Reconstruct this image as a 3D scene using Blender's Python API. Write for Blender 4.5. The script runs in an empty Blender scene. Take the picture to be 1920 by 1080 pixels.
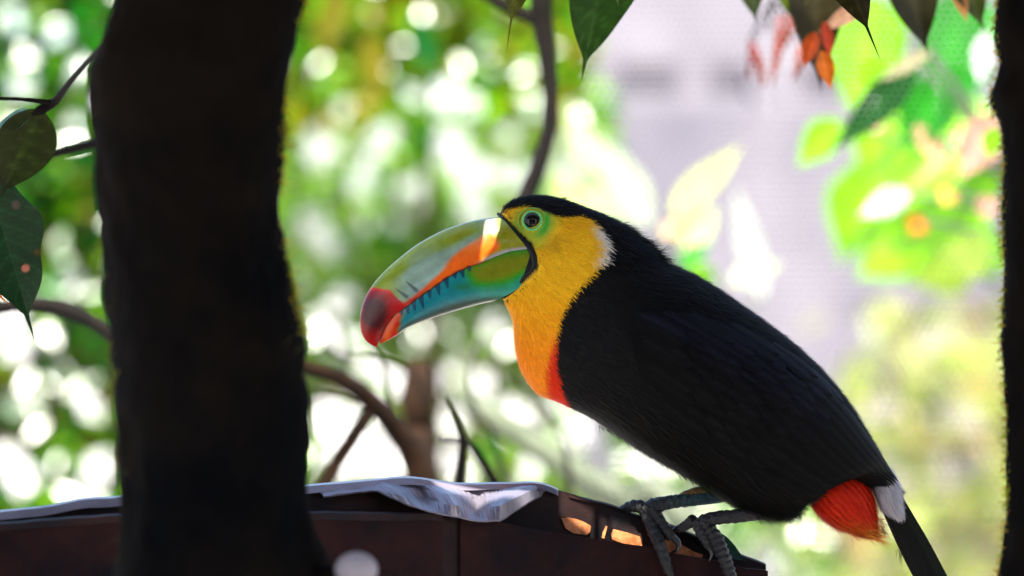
import bpy, math, random
import numpy as np
from mathutils import Vector, noise as mnoise
random.seed(7); RNG = np.random.default_rng(7)
R = math.radians
SC = bpy.context.scene
COL = SC.collection

# ------------------------------------------------------------------ camera, sky, sun, exposure
FOC = 140.0; K = 36.0/FOC/1920.0; CZ = 1.6
cam_d = bpy.data.cameras.new('camera'); cam = bpy.data.objects.new('camera', cam_d); COL.objects.link(cam)
cam.location = (0, 0, CZ); cam.rotation_euler = (R(90), 0, 0)
cam_d.lens = FOC; cam_d.sensor_width = 36; cam_d.clip_start = 0.05; cam_d.clip_end = 800
cam_d.dof.use_dof = True; cam_d.dof.focus_distance = 2.98; cam_d.dof.aperture_fstop = 3.6
SC.camera = cam
SUN_EL, SUN_AZ = 55.0, 182.0         # azimuth from +Y towards +X: the sun stands high behind the camera, a little left
w = bpy.data.worlds.new('World'); SC.world = w; w.use_nodes = True
nt = w.node_tree; nt.nodes.clear()
sky = nt.nodes.new('ShaderNodeTexSky'); sky.sky_type = 'NISHITA'; sky.sun_disc = False
sky.sun_elevation = R(SUN_EL); sky.sun_rotation = R(SUN_AZ); sky.air_density = 1.0; sky.dust_density = 2.5
bg = nt.nodes.new('ShaderNodeBackground'); bg.inputs[1].default_value = 0.15
wo = nt.nodes.new('ShaderNodeOutputWorld')
nt.links.new(sky.outputs[0], bg.inputs[0]); nt.links.new(bg.outputs[0], wo.inputs[0])
sd = bpy.data.lights.new('sun', 'SUN'); sd.energy = 4.2; sd.angle = R(0.5); sd.color = (1, .95, .86)
sun = bpy.data.objects.new('sun', sd); COL.objects.link(sun); sun.location = (0, 0, 8)
sv = Vector((math.sin(R(SUN_AZ))*math.cos(R(SUN_EL)), math.cos(R(SUN_AZ))*math.cos(R(SUN_EL)), math.sin(R(SUN_EL))))
sun.rotation_euler = sv.to_track_quat('Z', 'Y').to_euler()
SC.view_settings.view_transform = 'Standard'; SC.view_settings.look = 'None'
SC.view_settings.gamma = 1; SC.view_settings.exposure = 2.2; SC.view_settings.use_curve_mapping = False
SC.cycles.use_denoising = True
SC.cycles.max_bounces = 8; SC.cycles.sample_clamp_indirect = 8

# ------------------------------------------------------------------ helpers
def P(px, py, D):
    "photo pixel at distance D -> point"
    return np.array([(px-960)*K*D, D, CZ-(py-540)*K*D])
def Ps(a, D=None):
    return np.array([P(q[0], q[1], q[2] if D is None else D) for q in a])
def new_obj(name, verts, faces, mat=None, parent=None, col=None, smooth=True, origin=None):
    me = bpy.data.meshes.new(name)
    v = np.asarray(verts, float)
    o_ = np.zeros(3)
    if parent is not None: o_ = np.array(parent.get('_o', (0, 0, 0)))
    elif origin is not None: o_ = np.array(origin, float)
    v = v - o_
    if isinstance(faces, np.ndarray):
        n = faces.shape[1]
        me.vertices.add(len(v)); me.vertices.foreach_set('co', v.ravel())
        me.loops.add(faces.size); me.loops.foreach_set('vertex_index', faces.ravel().astype(np.int32))
        me.polygons.add(len(faces)); me.polygons.foreach_set('loop_start', np.arange(0, faces.size, n, dtype=np.int32))
        me.update(calc_edges=True)
    else:
        me.from_pydata(v.tolist(), [], faces)
    me.validate()
    if smooth: me.polygons.foreach_set('use_smooth', [True]*len(me.polygons))
    if col is not None:
        a = me.color_attributes.new('col', 'FLOAT_COLOR', 'POINT')
        c = np.ones((len(v), 4)); c[:, :3] = col
        a.data.foreach_set('color', c.ravel())
    if mat: me.materials.append(mat)
    o = bpy.data.objects.new(name, me); COL.objects.link(o)
    if parent is not None: o.parent = parent; o['_o'] = tuple(o_)
    else: o.location = o_; o['_o'] = tuple(o_)
    return o
def empty(name, loc):
    o = bpy.data.objects.new(name, None); COL.objects.link(o); o.location = loc; o['_o'] = tuple(float(x) for x in loc)
    o.empty_display_size = .05
    return o
def tag(o, label=None, cat=None, group=None, kind=None):
    if label: o['label'] = label
    if cat: o['category'] = cat
    if group: o['group'] = group
    if kind: o['kind'] = kind
    return o
def cr(pts, n):
    "Catmull-Rom through rows of pts, resampled to n rows evenly in index-chord length"
    p = np.asarray(pts, float); m = len(p)
    e = np.vstack([2*p[0]-p[1], p, 2*p[-1]-p[-2]])
    d = np.r_[0, np.cumsum(np.linalg.norm(np.diff(p, axis=0), axis=1)+1e-9)]
    t = np.interp(np.linspace(0, d[-1], n), d, np.arange(m))
    i = np.minimum(t.astype(int), m-2); f = (t-i)[:, None]
    a, b, c, g = e[i], e[i+1], e[i+2], e[i+3]
    return .5*(2*b+(c-a)*f+(2*a-5*b+4*c-g)*f*f+(3*b-a-3*c+g)*f**3)
def grid_faces(n, m, wrap=False):
    i, j = np.meshgrid(np.arange(n-1), np.arange(m if wrap else m-1), indexing='ij')
    j2 = (j+1) % m
    return np.stack([i*m+j, i*m+j2, (i+1)*m+j2, (i+1)*m+j], -1).reshape(-1, 4)
def unit(v): return v/(np.linalg.norm(v, axis=-1, keepdims=True)+1e-12)
def tube(path, rad, m=10, squash=None, cap=True, rough=0, seed=0):
    "verts, faces of a tube along an Nx3 path with radii"
    p = np.asarray(path, float); n = len(p); rad = np.broadcast_to(np.asarray(rad, float), (n,))
    t = unit(np.gradient(p, axis=0))
    ref = np.array([0, 1, 0.]) if abs(t[0, 1]) < .8 else np.array([1, 0, 0.])
    V = []
    a = np.linspace(0, 2*np.pi, m, endpoint=False)
    rs = np.random.default_rng(seed)
    for i in range(n):
        b = unit(np.cross(t[i], ref)); c = np.cross(b, t[i]); ref = c
        rr = rad[i]*(1+rough*rs.normal(size=m))
        V.append(p[i]+np.outer(rr*np.cos(a), b)+np.outer(rr*np.sin(a), c)*(squash or 1))
    V = np.vstack(V); F = grid_faces(n, m, True).tolist()
    if cap: F += [list(range(m))[::-1], [(n-1)*m+k for k in range(m)]]
    return V, F
def boxv(c0, c1):
    x0, y0, z0 = c0; x1, y1, z1 = c1
    V = [(x0,y0,z0),(x1,y0,z0),(x1,y1,z0),(x0,y1,z0),(x0,y0,z1),(x1,y0,z1),(x1,y1,z1),(x0,y1,z1)]
    F = [(0,3,2,1),(4,5,6,7),(0,1,5,4),(1,2,6,5),(2,3,7,6),(3,0,4,7)]
    return np.array(V, float), F
def sdf(poly, x, y):
    "signed distance to polygon, negative inside (vectorised)"
    p = np.asarray(poly, float); x = np.asarray(x, float); y = np.asarray(y, float)
    d = np.full(x.shape, 1e18); ins = np.zeros(x.shape, bool)
    for i in range(len(p)):
        a, b = p[i-1], p[i]
        ex, ey = b-a; wx, wy = x-a[0], y-a[1]
        h = np.clip((wx*ex+wy*ey)/(ex*ex+ey*ey+1e-12), 0, 1)
        d = np.minimum(d, (wx-ex*h)**2+(wy-ey*h)**2)
        c = ((a[1] > y) != (b[1] > y)) & (x < (b[0]-a[0])*(y-a[1])/(b[1]-a[1]+1e-12)+a[0])
        ins ^= c
    d = np.sqrt(d); return np.where(ins, -d, d)
def sst(e0, e1, v):
    t = np.clip((v-e0)/(e1-e0), 0, 1); return t*t*(3-2*t)
def mixc(c, col, wgt): return c*(1-wgt[:, None])+np.asarray(col, float)*wgt[:, None]
def vn(x, y, s=0):
    "cheap smooth 2-D noise in -1..1"
    r = np.random.default_rng(100+s); o = np.zeros_like(np.asarray(x, float))
    for k in range(6):
        a = r.uniform(0, 6.28); f = r.uniform(.6, 1.7); ph = r.uniform(0, 6.28, 2)
        o = o+np.sin(x*f*math.cos(a)+y*f*math.sin(a)+ph[0]+1.3*np.sin(y*f*.7-x*.4+ph[1]))
    return o/4

# ------------------------------------------------------------------ materials
def mat(name, base=(.5,.5,.5), rough=.6, spec=.5, attr=False, trans=0, tcol=None, nscale=0, namt=.3, bump=0, bscale=60, c2=None, coat=0, sheen=0, metal=0, obj_coords=True, detail=5):
    m = bpy.data.materials.new(name); m.use_nodes = True; t = m.node_tree; N = t.nodes; L = t.links
    b = N['Principled BSDF']; out = N['Material Output']
    b.inputs['Roughness'].default_value = rough; b.inputs['Specular IOR Level'].default_value = spec
    b.inputs['Metallic'].default_value = metal
    b.inputs['Coat Weight'].default_value = coat; b.inputs['Coat Roughness'].default_value = .08
    b.inputs['Sheen Weight'].default_value = sheen
    tc = N.new('ShaderNodeTexCoord')
    src = None
    if attr:
        a = N.new('ShaderNodeVertexColor'); a.layer_name = 'col'; src = a.outputs['Color']
    if nscale:
        n = N.new('ShaderNodeTexNoise'); n.inputs['Scale'].default_value = nscale; n.inputs['Detail'].default_value = detail
        n.inputs['Roughness'].default_value = .65
        L.new(tc.outputs['Object'], n.inputs['Vector'])
        mx = N.new('ShaderNodeMix'); mx.data_type = 'RGBA'
        rp = N.new('ShaderNodeValToRGB'); rp.color_ramp.elements[0].position = .36; rp.color_ramp.elements[1].position = .64
        L.new(n.outputs['Fac'], rp.inputs['Fac']); L.new(rp.outputs['Color'], mx.inputs['Factor'])
        if src is not None:
            m1 = N.new('ShaderNodeMix'); m1.data_type = 'RGBA'; m1.blend_type = 'MULTIPLY'; m1.inputs['Factor'].default_value = 1
            L.new(src, m1.inputs['A']); m1.inputs['B'].default_value = (1-namt, 1-namt, 1-namt, 1)
            L.new(m1.outputs['Result'], mx.inputs['A']); L.new(src, mx.inputs['B'])
        else:
            cc = c2 or tuple(x*(1-namt) for x in base)
            mx.inputs['A'].default_value = (*cc, 1); mx.inputs['B'].default_value = (*base, 1)
        src = mx.outputs['Result']
    if src is not None: L.new(src, b.inputs['Base Color'])
    else: b.inputs['Base Color'].default_value = (*base, 1)
    if bump:
        nb = N.new('ShaderNodeTexNoise'); nb.inputs['Scale'].default_value = bscale; nb.inputs['Detail'].default_value = 6
        L.new(tc.outputs['Object'], nb.inputs['Vector'])
        bp = N.new('ShaderNodeBump'); bp.inputs['Strength'].default_value = bump; bp.inputs['Distance'].default_value = .002
        L.new(nb.outputs['Fac'], bp.inputs['Height']); L.new(bp.outputs['Normal'], b.inputs['Normal'])
    if trans:
        tr = N.new('ShaderNodeBsdfTranslucent'); ms = N.new('ShaderNodeMixShader'); ms.inputs[0].default_value = trans
        if src is not None:
            g = N.new('ShaderNodeMix'); g.data_type = 'RGBA'; g.blend_type = 'MULTIPLY'; g.inputs['Factor'].default_value = 1
            L.new(src, g.inputs['A']); g.inputs['B'].default_value = (*(tcol or (1, 1, 1)), 1)
            L.new(g.outputs['Result'], tr.inputs['Color'])
        else: tr.inputs['Color'].default_value = (*(tcol or base), 1)
        L.new(b.outputs[0], ms.inputs[1]); L.new(tr.outputs[0], ms.inputs[2]); L.new(ms.outputs[0], out.inputs['Surface'])
    return m
M = {}
M['plume'] = mat('plumage', rough=.6, spec=.12, attr=True, trans=.12)
M['body'] = mat('bird_body', rough=.65, spec=.15, attr=True, nscale=900, namt=.25)
M['wing'] = mat('wing_feather', rough=.45, spec=.05, attr=True, nscale=700, namt=.4, bump=.5, bscale=1500)
M['bill'] = mat('bill_horn', rough=.34, spec=.28, attr=True, nscale=160, namt=.18, coat=.08, bump=.10, bscale=420)
M['eye'] = mat('eye_ball', (.006, .005, .004), rough=.04, spec=.22)
M['skin'] = mat('eye_skin', rough=.45, spec=.4, attr=True, bump=.5, bscale=900)
M['leg'] = mat('leg_scales', rough=.5, spec=.4, attr=True, nscale=500, namt=.55, bump=.9, bscale=600)
M['claw'] = mat('claw_horn', (.012, .012, .014), rough=.3)
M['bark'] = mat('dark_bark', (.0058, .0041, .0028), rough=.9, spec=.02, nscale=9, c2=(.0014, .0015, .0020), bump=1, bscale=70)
M['bark2'] = mat('brown_bark', (.022, .010, .004), rough=.85, spec=.1, nscale=30, c2=(.008, .0045, .0025), bump=1, bscale=90)
M['twig'] = mat('twig_bark', (.008, .006, .0045), rough=.8, spec=.1, nscale=60, c2=(.005, .004, .0035))
M['stem'] = mat('green_stem', (.10, .12, .07), rough=.6, nscale=30, c2=(.06, .075, .04), trans=.1)
M['moss'] = mat('moss', rough=.8, spec=.1, attr=True, trans=.45, tcol=(1.3, 1.2, .5))
M['leaf'] = mat('leaf_near', rough=.45, spec=.18, attr=True, nscale=90, namt=.35, trans=.32, tcol=(1.1, 1.2, .5))
M['fol'] = mat('leaf_far', rough=.3, spec=.25, attr=True, trans=.5, tcol=(1.25, 1.3, .7))
M['glint'] = mat('glint_leaf', (.06, .12, .03), rough=.3, spec=1.0)
M['rust'] = mat('rusty_paint', (.022, .0060, .0055), rough=.65, spec=.08, nscale=16, c2=(.0032, .0024, .0042), bump=.7, bscale=120)
M['rust_in'] = mat('trough_inside', (.026, .010, .008), rough=.7, spec=.15, nscale=18, c2=(.006, .005, .007), bump=.6, bscale=90)
M['sun_orange'] = mat('sun_patch_paint', (.62, .22, .075), rough=.55, nscale=90, c2=(.26, .07, .012), bump=.4, bscale=200)  # orange of sunlit metal put into the base colour
M['zinc'] = mat('dull_zinc', (.23, .21, .26), rough=.36, spec=.5, metal=.35, nscale=12, c2=(.13, .12, .15), bump=.3, bscale=60)
M['dropping'] = mat('pale_fungus', (.24, .21, .23), rough=.8, nscale=60, namt=.25)
M['ground'] = mat('pale_ground', (.46, .43, .40), rough=.95, nscale=1.2, c2=(.33, .31, .28), bump=.5, bscale=20)
M['plaster'] = mat('plaster', (.135, .124, .142), rough=.9, nscale=1.6, c2=(.070, .065, .084), detail=3)
M['band'] = mat('plaster_band', (.06, .042, .058), rough=.9, nscale=8, c2=(.09, .075, .09))
M['wire'] = mat('galvanised_wire', (.20, .20, .21), rough=.45, spec=.4)
M['timber'] = mat('shade_and_post_timber', (.06, .042, .03), rough=.8, nscale=20, c2=(.03, .022, .016))
M['shade_thatch'] = mat('shade_roof_thatch', (.10, .075, .045), rough=.95, nscale=30, c2=(.05, .038, .025))

# ------------------------------------------------------------------ setting: ground, wall, added shade makers
V, F = [], []
gx = np.r_[-300, -60, -20, np.linspace(-8, 8, 17), 20, 60, 300]; gy = np.r_[-200, -40, -10, np.linspace(-4, 20, 25), 40, 120, 400]
XX, YY = np.meshgrid(gx, gy, indexing='ij')
ZZ = .03*np.sin(XX*1.3)*np.sin(YY*.9+1)*(np.abs(XX) < 25)
tag(new_obj('ground', np.stack([XX, YY, ZZ], -1).reshape(-1, 3), grid_faces(len(gx), len(gy))[:, ::-1].copy(), M['ground']), kind='structure')

# garden wall behind the netting
wr = empty('garden_wall', (1.9, 12.0, 0))
tag(wr, 'pale lavender plastered garden wall seen through the wire netting', 'wall')
v, f = boxv((.22, 12.0, -.1), (6.5, 12.25, 3.4)); new_obj('wall_face', v, f, M['plaster'], wr, smooth=False)
for xa, xb in ((1150, 1275), (1325, 1410), (1500, 1640)):
    v, f = boxv((P(xa, 0, 12)[0], 11.95, P(0, 130, 12)[2]), (P(xb, 0, 12)[0], 11.999, P(0, 119, 12)[2])); new_obj('string_course', v, f, M['band'], wr, smooth=False)

# unseen thatched roof added to shade the perch (only its shade reaches the picture)
sh = empty('added_shade_roof', (0, 2.2, 0))
tag(sh, 'unseen thatched roof on posts added to shade the perch', 'shade_roof')
def roof_pt(x, y): return 2.62+.05*math.sin(x*3)+.03*math.sin(y*5)
SUNV = np.array(sv)
SUNPATCH = [   # photo pixels lit by sun beams through holes cut for them: polygon, distance
 ([(911,414,2.993),(941,411,2.995),(936,440,2.985),(926,470,2.981),(904,496,2.980),(899,490,2.980),(906,450,2.983)], 2.982),
 ([(800,880),(1010,880),(1010,985),(860,985)], 2.955),
 ([(1050,960),(1112,968),(1112,1030),(1050,1020)], 3.01), ([(1126,975),(1140,978),(1140,1040),(1126,1036)], 3.01), ([(1146,985),(1208,990),(1208,1050),(1146,1045)], 3.015)]
def beam_hits(px, pD, z):
    return [(lambda q: (q+SUNV*(z-q[2])/SUNV[2])[:2])(P(v[0], v[1], v[2] if len(v) > 2 else pD)) for v in px]
from mathutils.geometry import tessellate_polygon
def board(x0, x1, y0, y1, z, thick, grow, name, mat_, parent):
    "flat sheet with holes cut where sun beams must pass"
    loops = [[(x0, y0), (x1, y0), (x1, y1), (x0, y1)]]
    for poly, pD in SUNPATCH:
        h = np.array(beam_hits(poly, pD, z)); c = h.mean(0)
        if grow: h = c+(h-c)*(1+grow/np.linalg.norm(h-c, axis=1).max())
        loops.append([tuple(q) for q in h])
    if grow:   # in the thick thatch the cut holes merge into one
        a = np.vstack([np.array(l) for l in loops[1:]]); m0, m1 = a.min(0)-.01, a.max(0)+.01
        loops = [loops[0], [(m0[0], m0[1]), (m1[0], m0[1]), (m1[0], m1[1]), (m0[0], m1[1])]]
    tri = tessellate_polygon([[Vector((q[0], q[1], 0)) for q in l] for l in loops])
    fl = [q for l in loops for q in l]; n = len(fl)
    V = [(q[0], q[1], z+thick) for q in fl]+[(q[0], q[1], z) for q in fl]
    F = [tuple(t) for t in tri]+[tuple(i+n for i in t[::-1]) for t in tri]
    k = 0
    for l in loops:
        m = len(l); F += [(k+i, k+(i+1) % m, k+(i+1) % m+n, k+i+n) for i in range(m)]; k += m
    return new_obj(name, V, F, mat_, parent, smooth=False)
board(-1.3, 2.2, .9, 2.78, 2.62, .05, .05, 'shade_thatch', M['shade_thatch'], sh)
for x in (-1.25, 2.1):
    for y in (1.0, 2.7):
        v, f = tube([(x, y, -.1), (x+.02, y, 1.2), (x, y, 2.64)], [.05, .047, .045], 10); new_obj('shade_post', v, f, M['timber'], sh)
for y in (1.0, 2.7):
    v, f = tube([(-1.3, y, 2.57), (.4, y, 2.56), (2.2, y, 2.57)], [.05, .05, .05], 10); new_obj('shade_roof_beam', v, f, M['timber'], sh)
# unseen board added to shade the bird, holes cut for the sun patches
sb = empty('added_shade_board', (.05, 2.7, 0)); tag(sb, 'unseen shade board added above the trough with holes cut for sun patches', 'board')
board(-.62, .66, 2.42, 2.93, 1.87, .003, 0.0, 'board', M['timber'], sb)  # sheet of the added unseen shade board
for x in (-.6, .64):
    v, f = tube([(x, 2.7, -.1), (x, 2.7, 1.872)], [.015, .015], 8); new_obj('shade_post', v, f, M['timber'], sb)

# dark plank hut wall, added unseen behind the camera to cut sky light
blocker = empty('added_blocker_wall', (.3, -.9, 0)); tag(blocker, 'unseen dark plank hut wall facing the perch', 'blocker')
xk = -1.9
while xk < 2.6:
    wk = random.uniform(.17, .22)
    if True:
        v, f = boxv((xk, -.9+random.uniform(-.006, .006), -.1), (xk+wk-.006, -.86, 2.9)); new_obj('blocker_plank', v, f, M['timber'], blocker, smooth=False)
    xk += wk
v, f = boxv((-1.9, -.98, 2.6), (2.6, -.91, 2.7)); new_obj('blocker_batten', v, f, M['timber'], blocker, smooth=False)

# ------------------------------------------------------------------ the toucan
D0 = 3.0; U0 = K*D0
def B(px, py, wd=0.0):
    "bird side-view pixel + depth (px towards the camera) -> point"
    px = np.asarray(px, float); py = np.asarray(py, float); wd = np.asarray(wd, float)
    return np.stack([(px-960)*U0, D0-wd*U0+0*px, CZ-(py-540)*U0], -1)
bird = empty('toucan', tuple(P(1290, 985, 3.0)))
tag(bird, 'black toucan with yellow throat and rainbow bill perched on the rusty trough rim', 'toucan')
SEC = np.array([  # Ux Uy Lx Ly halfwidth
 (934,408, 938,552, 12), (944,390, 944,562, 28), (962,376, 953,578, 33), (998,367, 962,602, 45), (1045,371, 965,638, 57), (1095,388, 970,672, 66),
 (1150,411, 983,705, 76), (1200,449, 1008,737, 94), (1240,487, 1050,756, 112), (1310,520, 1110,785, 128),
 (1400,579, 1202,845, 138), (1500,655, 1295,897, 134), (1580,740, 1380,946, 112), (1640,835, 1462,962, 82), (1655,866, 1506,918, 62),
 (1664,884, 1526,888, 42), (1676,906, 1606,907, 20), (1682,916, 1672,919, 4)], float)
NB = 240
SP = cr(SEC, NB)
def surf(t, th):
    "t in 0..1, th angle (0 top, pi/2 near side) -> px,py,w"
    q = np.clip(t, 0, 1)*(NB-1); i = np.minimum(q.astype(int), NB-2); f = (q-i)[..., None]
    s = SP[i]*(1-f)+SP[i+1]*f
    c, sn = np.cos(th), np.sin(th)
    e = .92
    cc = np.sign(c)*np.abs(c)**e; ss = np.sign(sn)*np.abs(sn)**e
    cx = (s[..., 0]+s[..., 2])/2; cy = (s[..., 1]+s[..., 3])/2
    hx = (s[..., 0]-s[..., 2])/2; hy = (s[..., 1]-s[..., 3])/2
    return np.stack([cx+hx*cc, cy+hy*cc, s[..., 4]*ss], -1)
def surf3(t, th):
    q = surf(t, th); return B(q[..., 0], q[..., 1], q[..., 2])
def frame(t, th):
    e = .004
    p = surf3(t, th); dt = unit(surf3(np.minimum(t+e, 1), th)-surf3(np.maximum(t-e, 0), th))
    da = unit(surf3(t, th+.02)-surf3(t, th-.02))
    n = unit(np.cross(da, dt))
    cx = surf3(t, th*0); cb = surf3(t, th*0+np.pi); ctr = (cx+cb)/2
    flip = np.sum(n*(p-ctr), -1) < 0
    n = np.where(flip[..., None], -n, n)
    return p, dt, n
YEL = [(900,540),(938,402),(962,393),(985,388.5),(1008,391),(1030,402),(1050,407),(1085,404),(1108,413),(1128,436),(1139,462),(1136,484),(1115,511),(1092,533),(1072,556),(1056,582),(1046,610),(1040,650),(1041,690),(1049,730),(1066,766),(1000,790),(930,740)]
BAND = [(932,398),(944,404),(970,432),(998,457),(1004,480),(1011,502),(990,524),(946,559),(912,576),(890,572),(900,480),(925,410)]
def bodycol(x, y, jit=0):
    n = len(x)
    if jit:
        x = x+RNG.normal(0, jit, n); y = y+RNG.normal(0, jit, n)
    c = np.tile(np.array([.0040, .0035, .0031]), (n, 1))
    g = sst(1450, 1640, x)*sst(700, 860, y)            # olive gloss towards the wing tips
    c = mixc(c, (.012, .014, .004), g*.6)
    dy = sdf(YEL, x, y)
    wy = 1-sst(-1.5, 1.5, dy)
    yc = np.tile(np.array([.97, .50, .006]), (n, 1))
    cheek = (1-sst(500, 590, y))
    yc = mixc(yc, (.88, .50, .010), cheek*.85)
    dark = np.exp(-(((x-1030)/26)**2+((y-455)/20)**2))
    yc = mixc(yc, (.40, .24, .01), dark*.5)
    yc = mixc(yc, (.97, .30, .004), sst(530, 690, y)*.9)
    xr = np.interp(y, [600, 625, 640, 690, 730, 765], [1062, 1048, 1035, 1021, 1020, 1032])
    yc = mixc(yc, (.80, .035, .004), sst(-7, 9, x-xr)*sst(608, 635, y))
    wh = sst(-22, -5, dy)*sst(1098, 1122, x)*sst(412, 440, y)*(1-sst(482, 508, y))
    yc = mixc(yc, (.78, .72, .62), wh)
    sk = 1-sst(.82, 1.12, np.hypot((x-1000)/44, (y-424)/38)+.12*np.sin(np.arctan2(y-424, x-1000)*3))
    yc = mixc(yc, (.46, .43, .02), sk)
    rr = np.hypot(x-998, y-415); an = np.arctan2(y-415, x-998)
    gr = np.exp(-((rr-27)/7.5)**2)*np.clip(.35+.75*np.cos(an-.75)+.5*np.cos(2*(an-3.2)), 0, 1)
    yc = mixc(yc, (.02, .36, .035), np.clip(gr, 0, 1))
    c = c*(1-wy[:, None])+yc*wy[:, None]
    c = mixc(c, (.006, .006, .007), 1-sst(-1, 1.5, sdf(BAND, x, y)))
    return c
MB_ = 128
tt, aa = np.meshgrid(np.linspace(0, 1, NB), np.linspace(0, 2*np.pi, MB_, endpoint=False), indexing='ij')
q = surf(tt.ravel(), aa.ravel()); bv = B(q[:, 0], q[:, 1], q[:, 2])
bf = grid_faces(NB, MB_, True).tolist()+[list(range(MB_))[::-1], [(NB-1)*MB_+k for k in range(MB_)]]
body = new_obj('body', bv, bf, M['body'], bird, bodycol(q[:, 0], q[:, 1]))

def strands(p, dirn, nrm, length, width, cols, lift, curl=0.0, tipcol=None):
    "ribbons with two bends: root quad + tip triangle"
    n = len(p)
    d = unit(dirn*np.cos(lift)[:, None]+nrm*np.sin(lift)[:, None])
    d2 = unit(d-nrm*curl)
    s = unit(np.cross(d, nrm)); hw = (width/2)[:, None]
    L_ = length[:, None]
    a = p-nrm*.0004
    mid = a+d*L_*.55; tip = mid+d2*L_*.45
    V = np.stack([a-s*hw, a+s*hw, mid+s*hw*.8, mid-s*hw*.8, tip], 1).reshape(-1, 3)
    b = np.arange(n)[:, None]*5
    F = np.vstack([b+np.array([[0, 1, 2]]), b+np.array([[0, 2, 3]]), b+np.array([[3, 2, 4]])])
    C = np.repeat(cols[:, None, :], 5, 1)
    if tipcol is not None: C[:, 4] = tipcol; C[:, 2:4] = (C[:, 2:4]*.6+tipcol[:, None]*.4)
    return V, F, C.reshape(-1, 3)
WT_T, WT_TOP = [.33, .40, .50, .60, .8, .965], [1.25, .95, .68, .52, .34, .12]
WB_T, WB_BOT = [.33, .40, .48, .60, .74, .85, .965], [1.45, 1.85, 2.05, 2.10, 2.06, 1.98, 2.0]
def body_strands(n):
    t = RNG.uniform(.012, .985, n)
    # density by local girth
    i = (t*(NB-1)).astype(int); girth = np.hypot(SP[i, 0]-SP[i, 2], SP[i, 1]-SP[i, 3])
    keep = RNG.uniform(0, 330, n) < girth+60
    t = t[keep]; th = RNG.uniform(0, 2*np.pi, len(t))
    q = surf(t, th); x, y = q[:, 0], q[:, 1]
    ok = (sdf(BAND, x, y) > 0) & (np.hypot((x-1000)/42, (y-423)/36) > 1) & ~((x < 994) & (y > 404) & (sdf([(900,400),(938,404),(990,464),(997,500),(975,530),(940,556),(900,576)], x, y) < 0))
    am = np.where(th > np.pi, 2*np.pi-th, th)
    wt_ = np.interp(t, WT_T, WT_TOP); wb_ = np.interp(t, WB_T, WB_BOT)
    ok &= ~((t > .37+.03*np.sin(am*23)) & (t < .96) & (am > wt_+.08) & (am < wb_-.12))
    t, th, q = t[ok], th[ok], q[ok]; x, y = q[:, 0], q[:, 1]; n = len(t)
    p, dt, nr = frame(t, th)
    head = 1-sst(1120, 1260, x)
    ln = (13+9*(1-head))*RNG.uniform(.7, 1.3, n)
    lf = np.full(n, .16)+RNG.normal(0, .07, n)
    nape = sst(1120, 1180, x)*(1-sst(1230, 1280, x))*(1-sst(440, 520, y))
    ln *= 1+.9*nape; lf += .17*nape*RNG.uniform(0, 1.5, n)
    wfr = sst(1100, 1125, x)*(1-sst(1145, 1160, x))*sst(410, 430, y)*(1-sst(490, 520, y)); ln *= 1+.4*wfr
    belly = sst(1060, 1200, x)*sst(0, 1, -np.cos(th)-.75+.9); ln *= 1+.25*belly
    thigh = sst(1300, 1360, x)*(1-sst(1450, 1500, x))*sst(925, 950, y); ln *= 1+.5*thigh; lf += .35*thigh*RNG.uniform(0, 1, n)
    lf = np.where(sst(950, 990, x)*(y < 420) > .2, lf+.08, lf)
    cols = bodycol(x, y, 1.3)*RNG.uniform(.78, 1.16, n)[:, None]
    black = cols.max(1) < .05
    wdt = np.where(black, 1.5, 1.15)*RNG.uniform(.7, 1.3, n)
    dt = unit(dt+.13*RNG.normal(size=(n, 3)))
    return strands(p, dt, nr, ln*U0, wdt*U0, cols, np.clip(lf, .02, .9), curl=.12)
V, F, C = body_strands(190000)
tag(new_obj('plumage', V, F, M['plume'], body, C, smooth=False), kind='stuff')
# loose tufts, backlight painted into their colour: forehead bristles, thigh and belly fringe
def tuft_list(spec, wpx=.8):
    Vs, Fs, Cs, k = [], [], [], 0
    for (x0, y0, x1, y1, dx, dy, ln, cnt, col, w0) in spec:
        s = RNG.uniform(0, 1, cnt); px = x0+(x1-x0)*s+RNG.normal(0, 2, cnt); py = y0+(y1-y0)*s+RNG.normal(0, 2, cnt)
        p = B(px, py, RNG.uniform(-w0, w0, cnt))
        d = unit(np.stack([dx+.28*RNG.normal(size=cnt), .25*RNG.normal(size=cnt), -(dy+.28*RNG.normal(size=cnt))], -1))
        nr = unit(np.cross(d, RNG.normal(size=(cnt, 3))))
        c = np.tile(np.array(col), (cnt, 1))*RNG.uniform(.7, 1.3, cnt)[:, None]
        v, f, cc = strands(p, d, nr, ln*U0*RNG.uniform(.6, 1.3, cnt), np.full(cnt, wpx*U0), c, np.zeros(cnt), curl=.2)
        Vs.append(v); Fs.append(f+k); Cs.append(cc); k += len(v)
    return np.vstack(Vs), np.vstack(Fs), np.vstack(Cs)
V, F, C = tuft_list([
 (940,404,956,396, -.3,-1, 12, 60, (.55,.30,.12), 8),
 (1290,893,1338,915, .6,.8, 20, 160, (.03,.05,.01), 50),
 (1420,966,1505,958, .25,1, 22, 160, (.05,.055,.012), 45),
 (1120,795,1290,897, .8,.55, 15, 260, (.012,.012,.012), 35),
 (1200,446,1240,488, .9,.35, 30, 420, (.010,.010,.007), 30),
 (1165,420,1205,452, 1,.45, 26, 260, (.010,.010,.007), 28),
 (945,388,1060,373, .9,-.1, 12, 260, (.008,.008,.008), 18)])
tag(new_obj('loose_tufts', V, F, M['plume'], body, C, smooth=False), kind='stuff')

V, F, C = tuft_list([(1165,424,1200,451, .9,.62, 30, 46, (.009,.009,.006), 22), (1190,444,1236,490, .9,.60, 34, 60, (.009,.009,.006), 30)], 5.0)
tag(new_obj('crest_feathers', V, F, M['plume'], body, C, smooth=False), kind='stuff')

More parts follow.
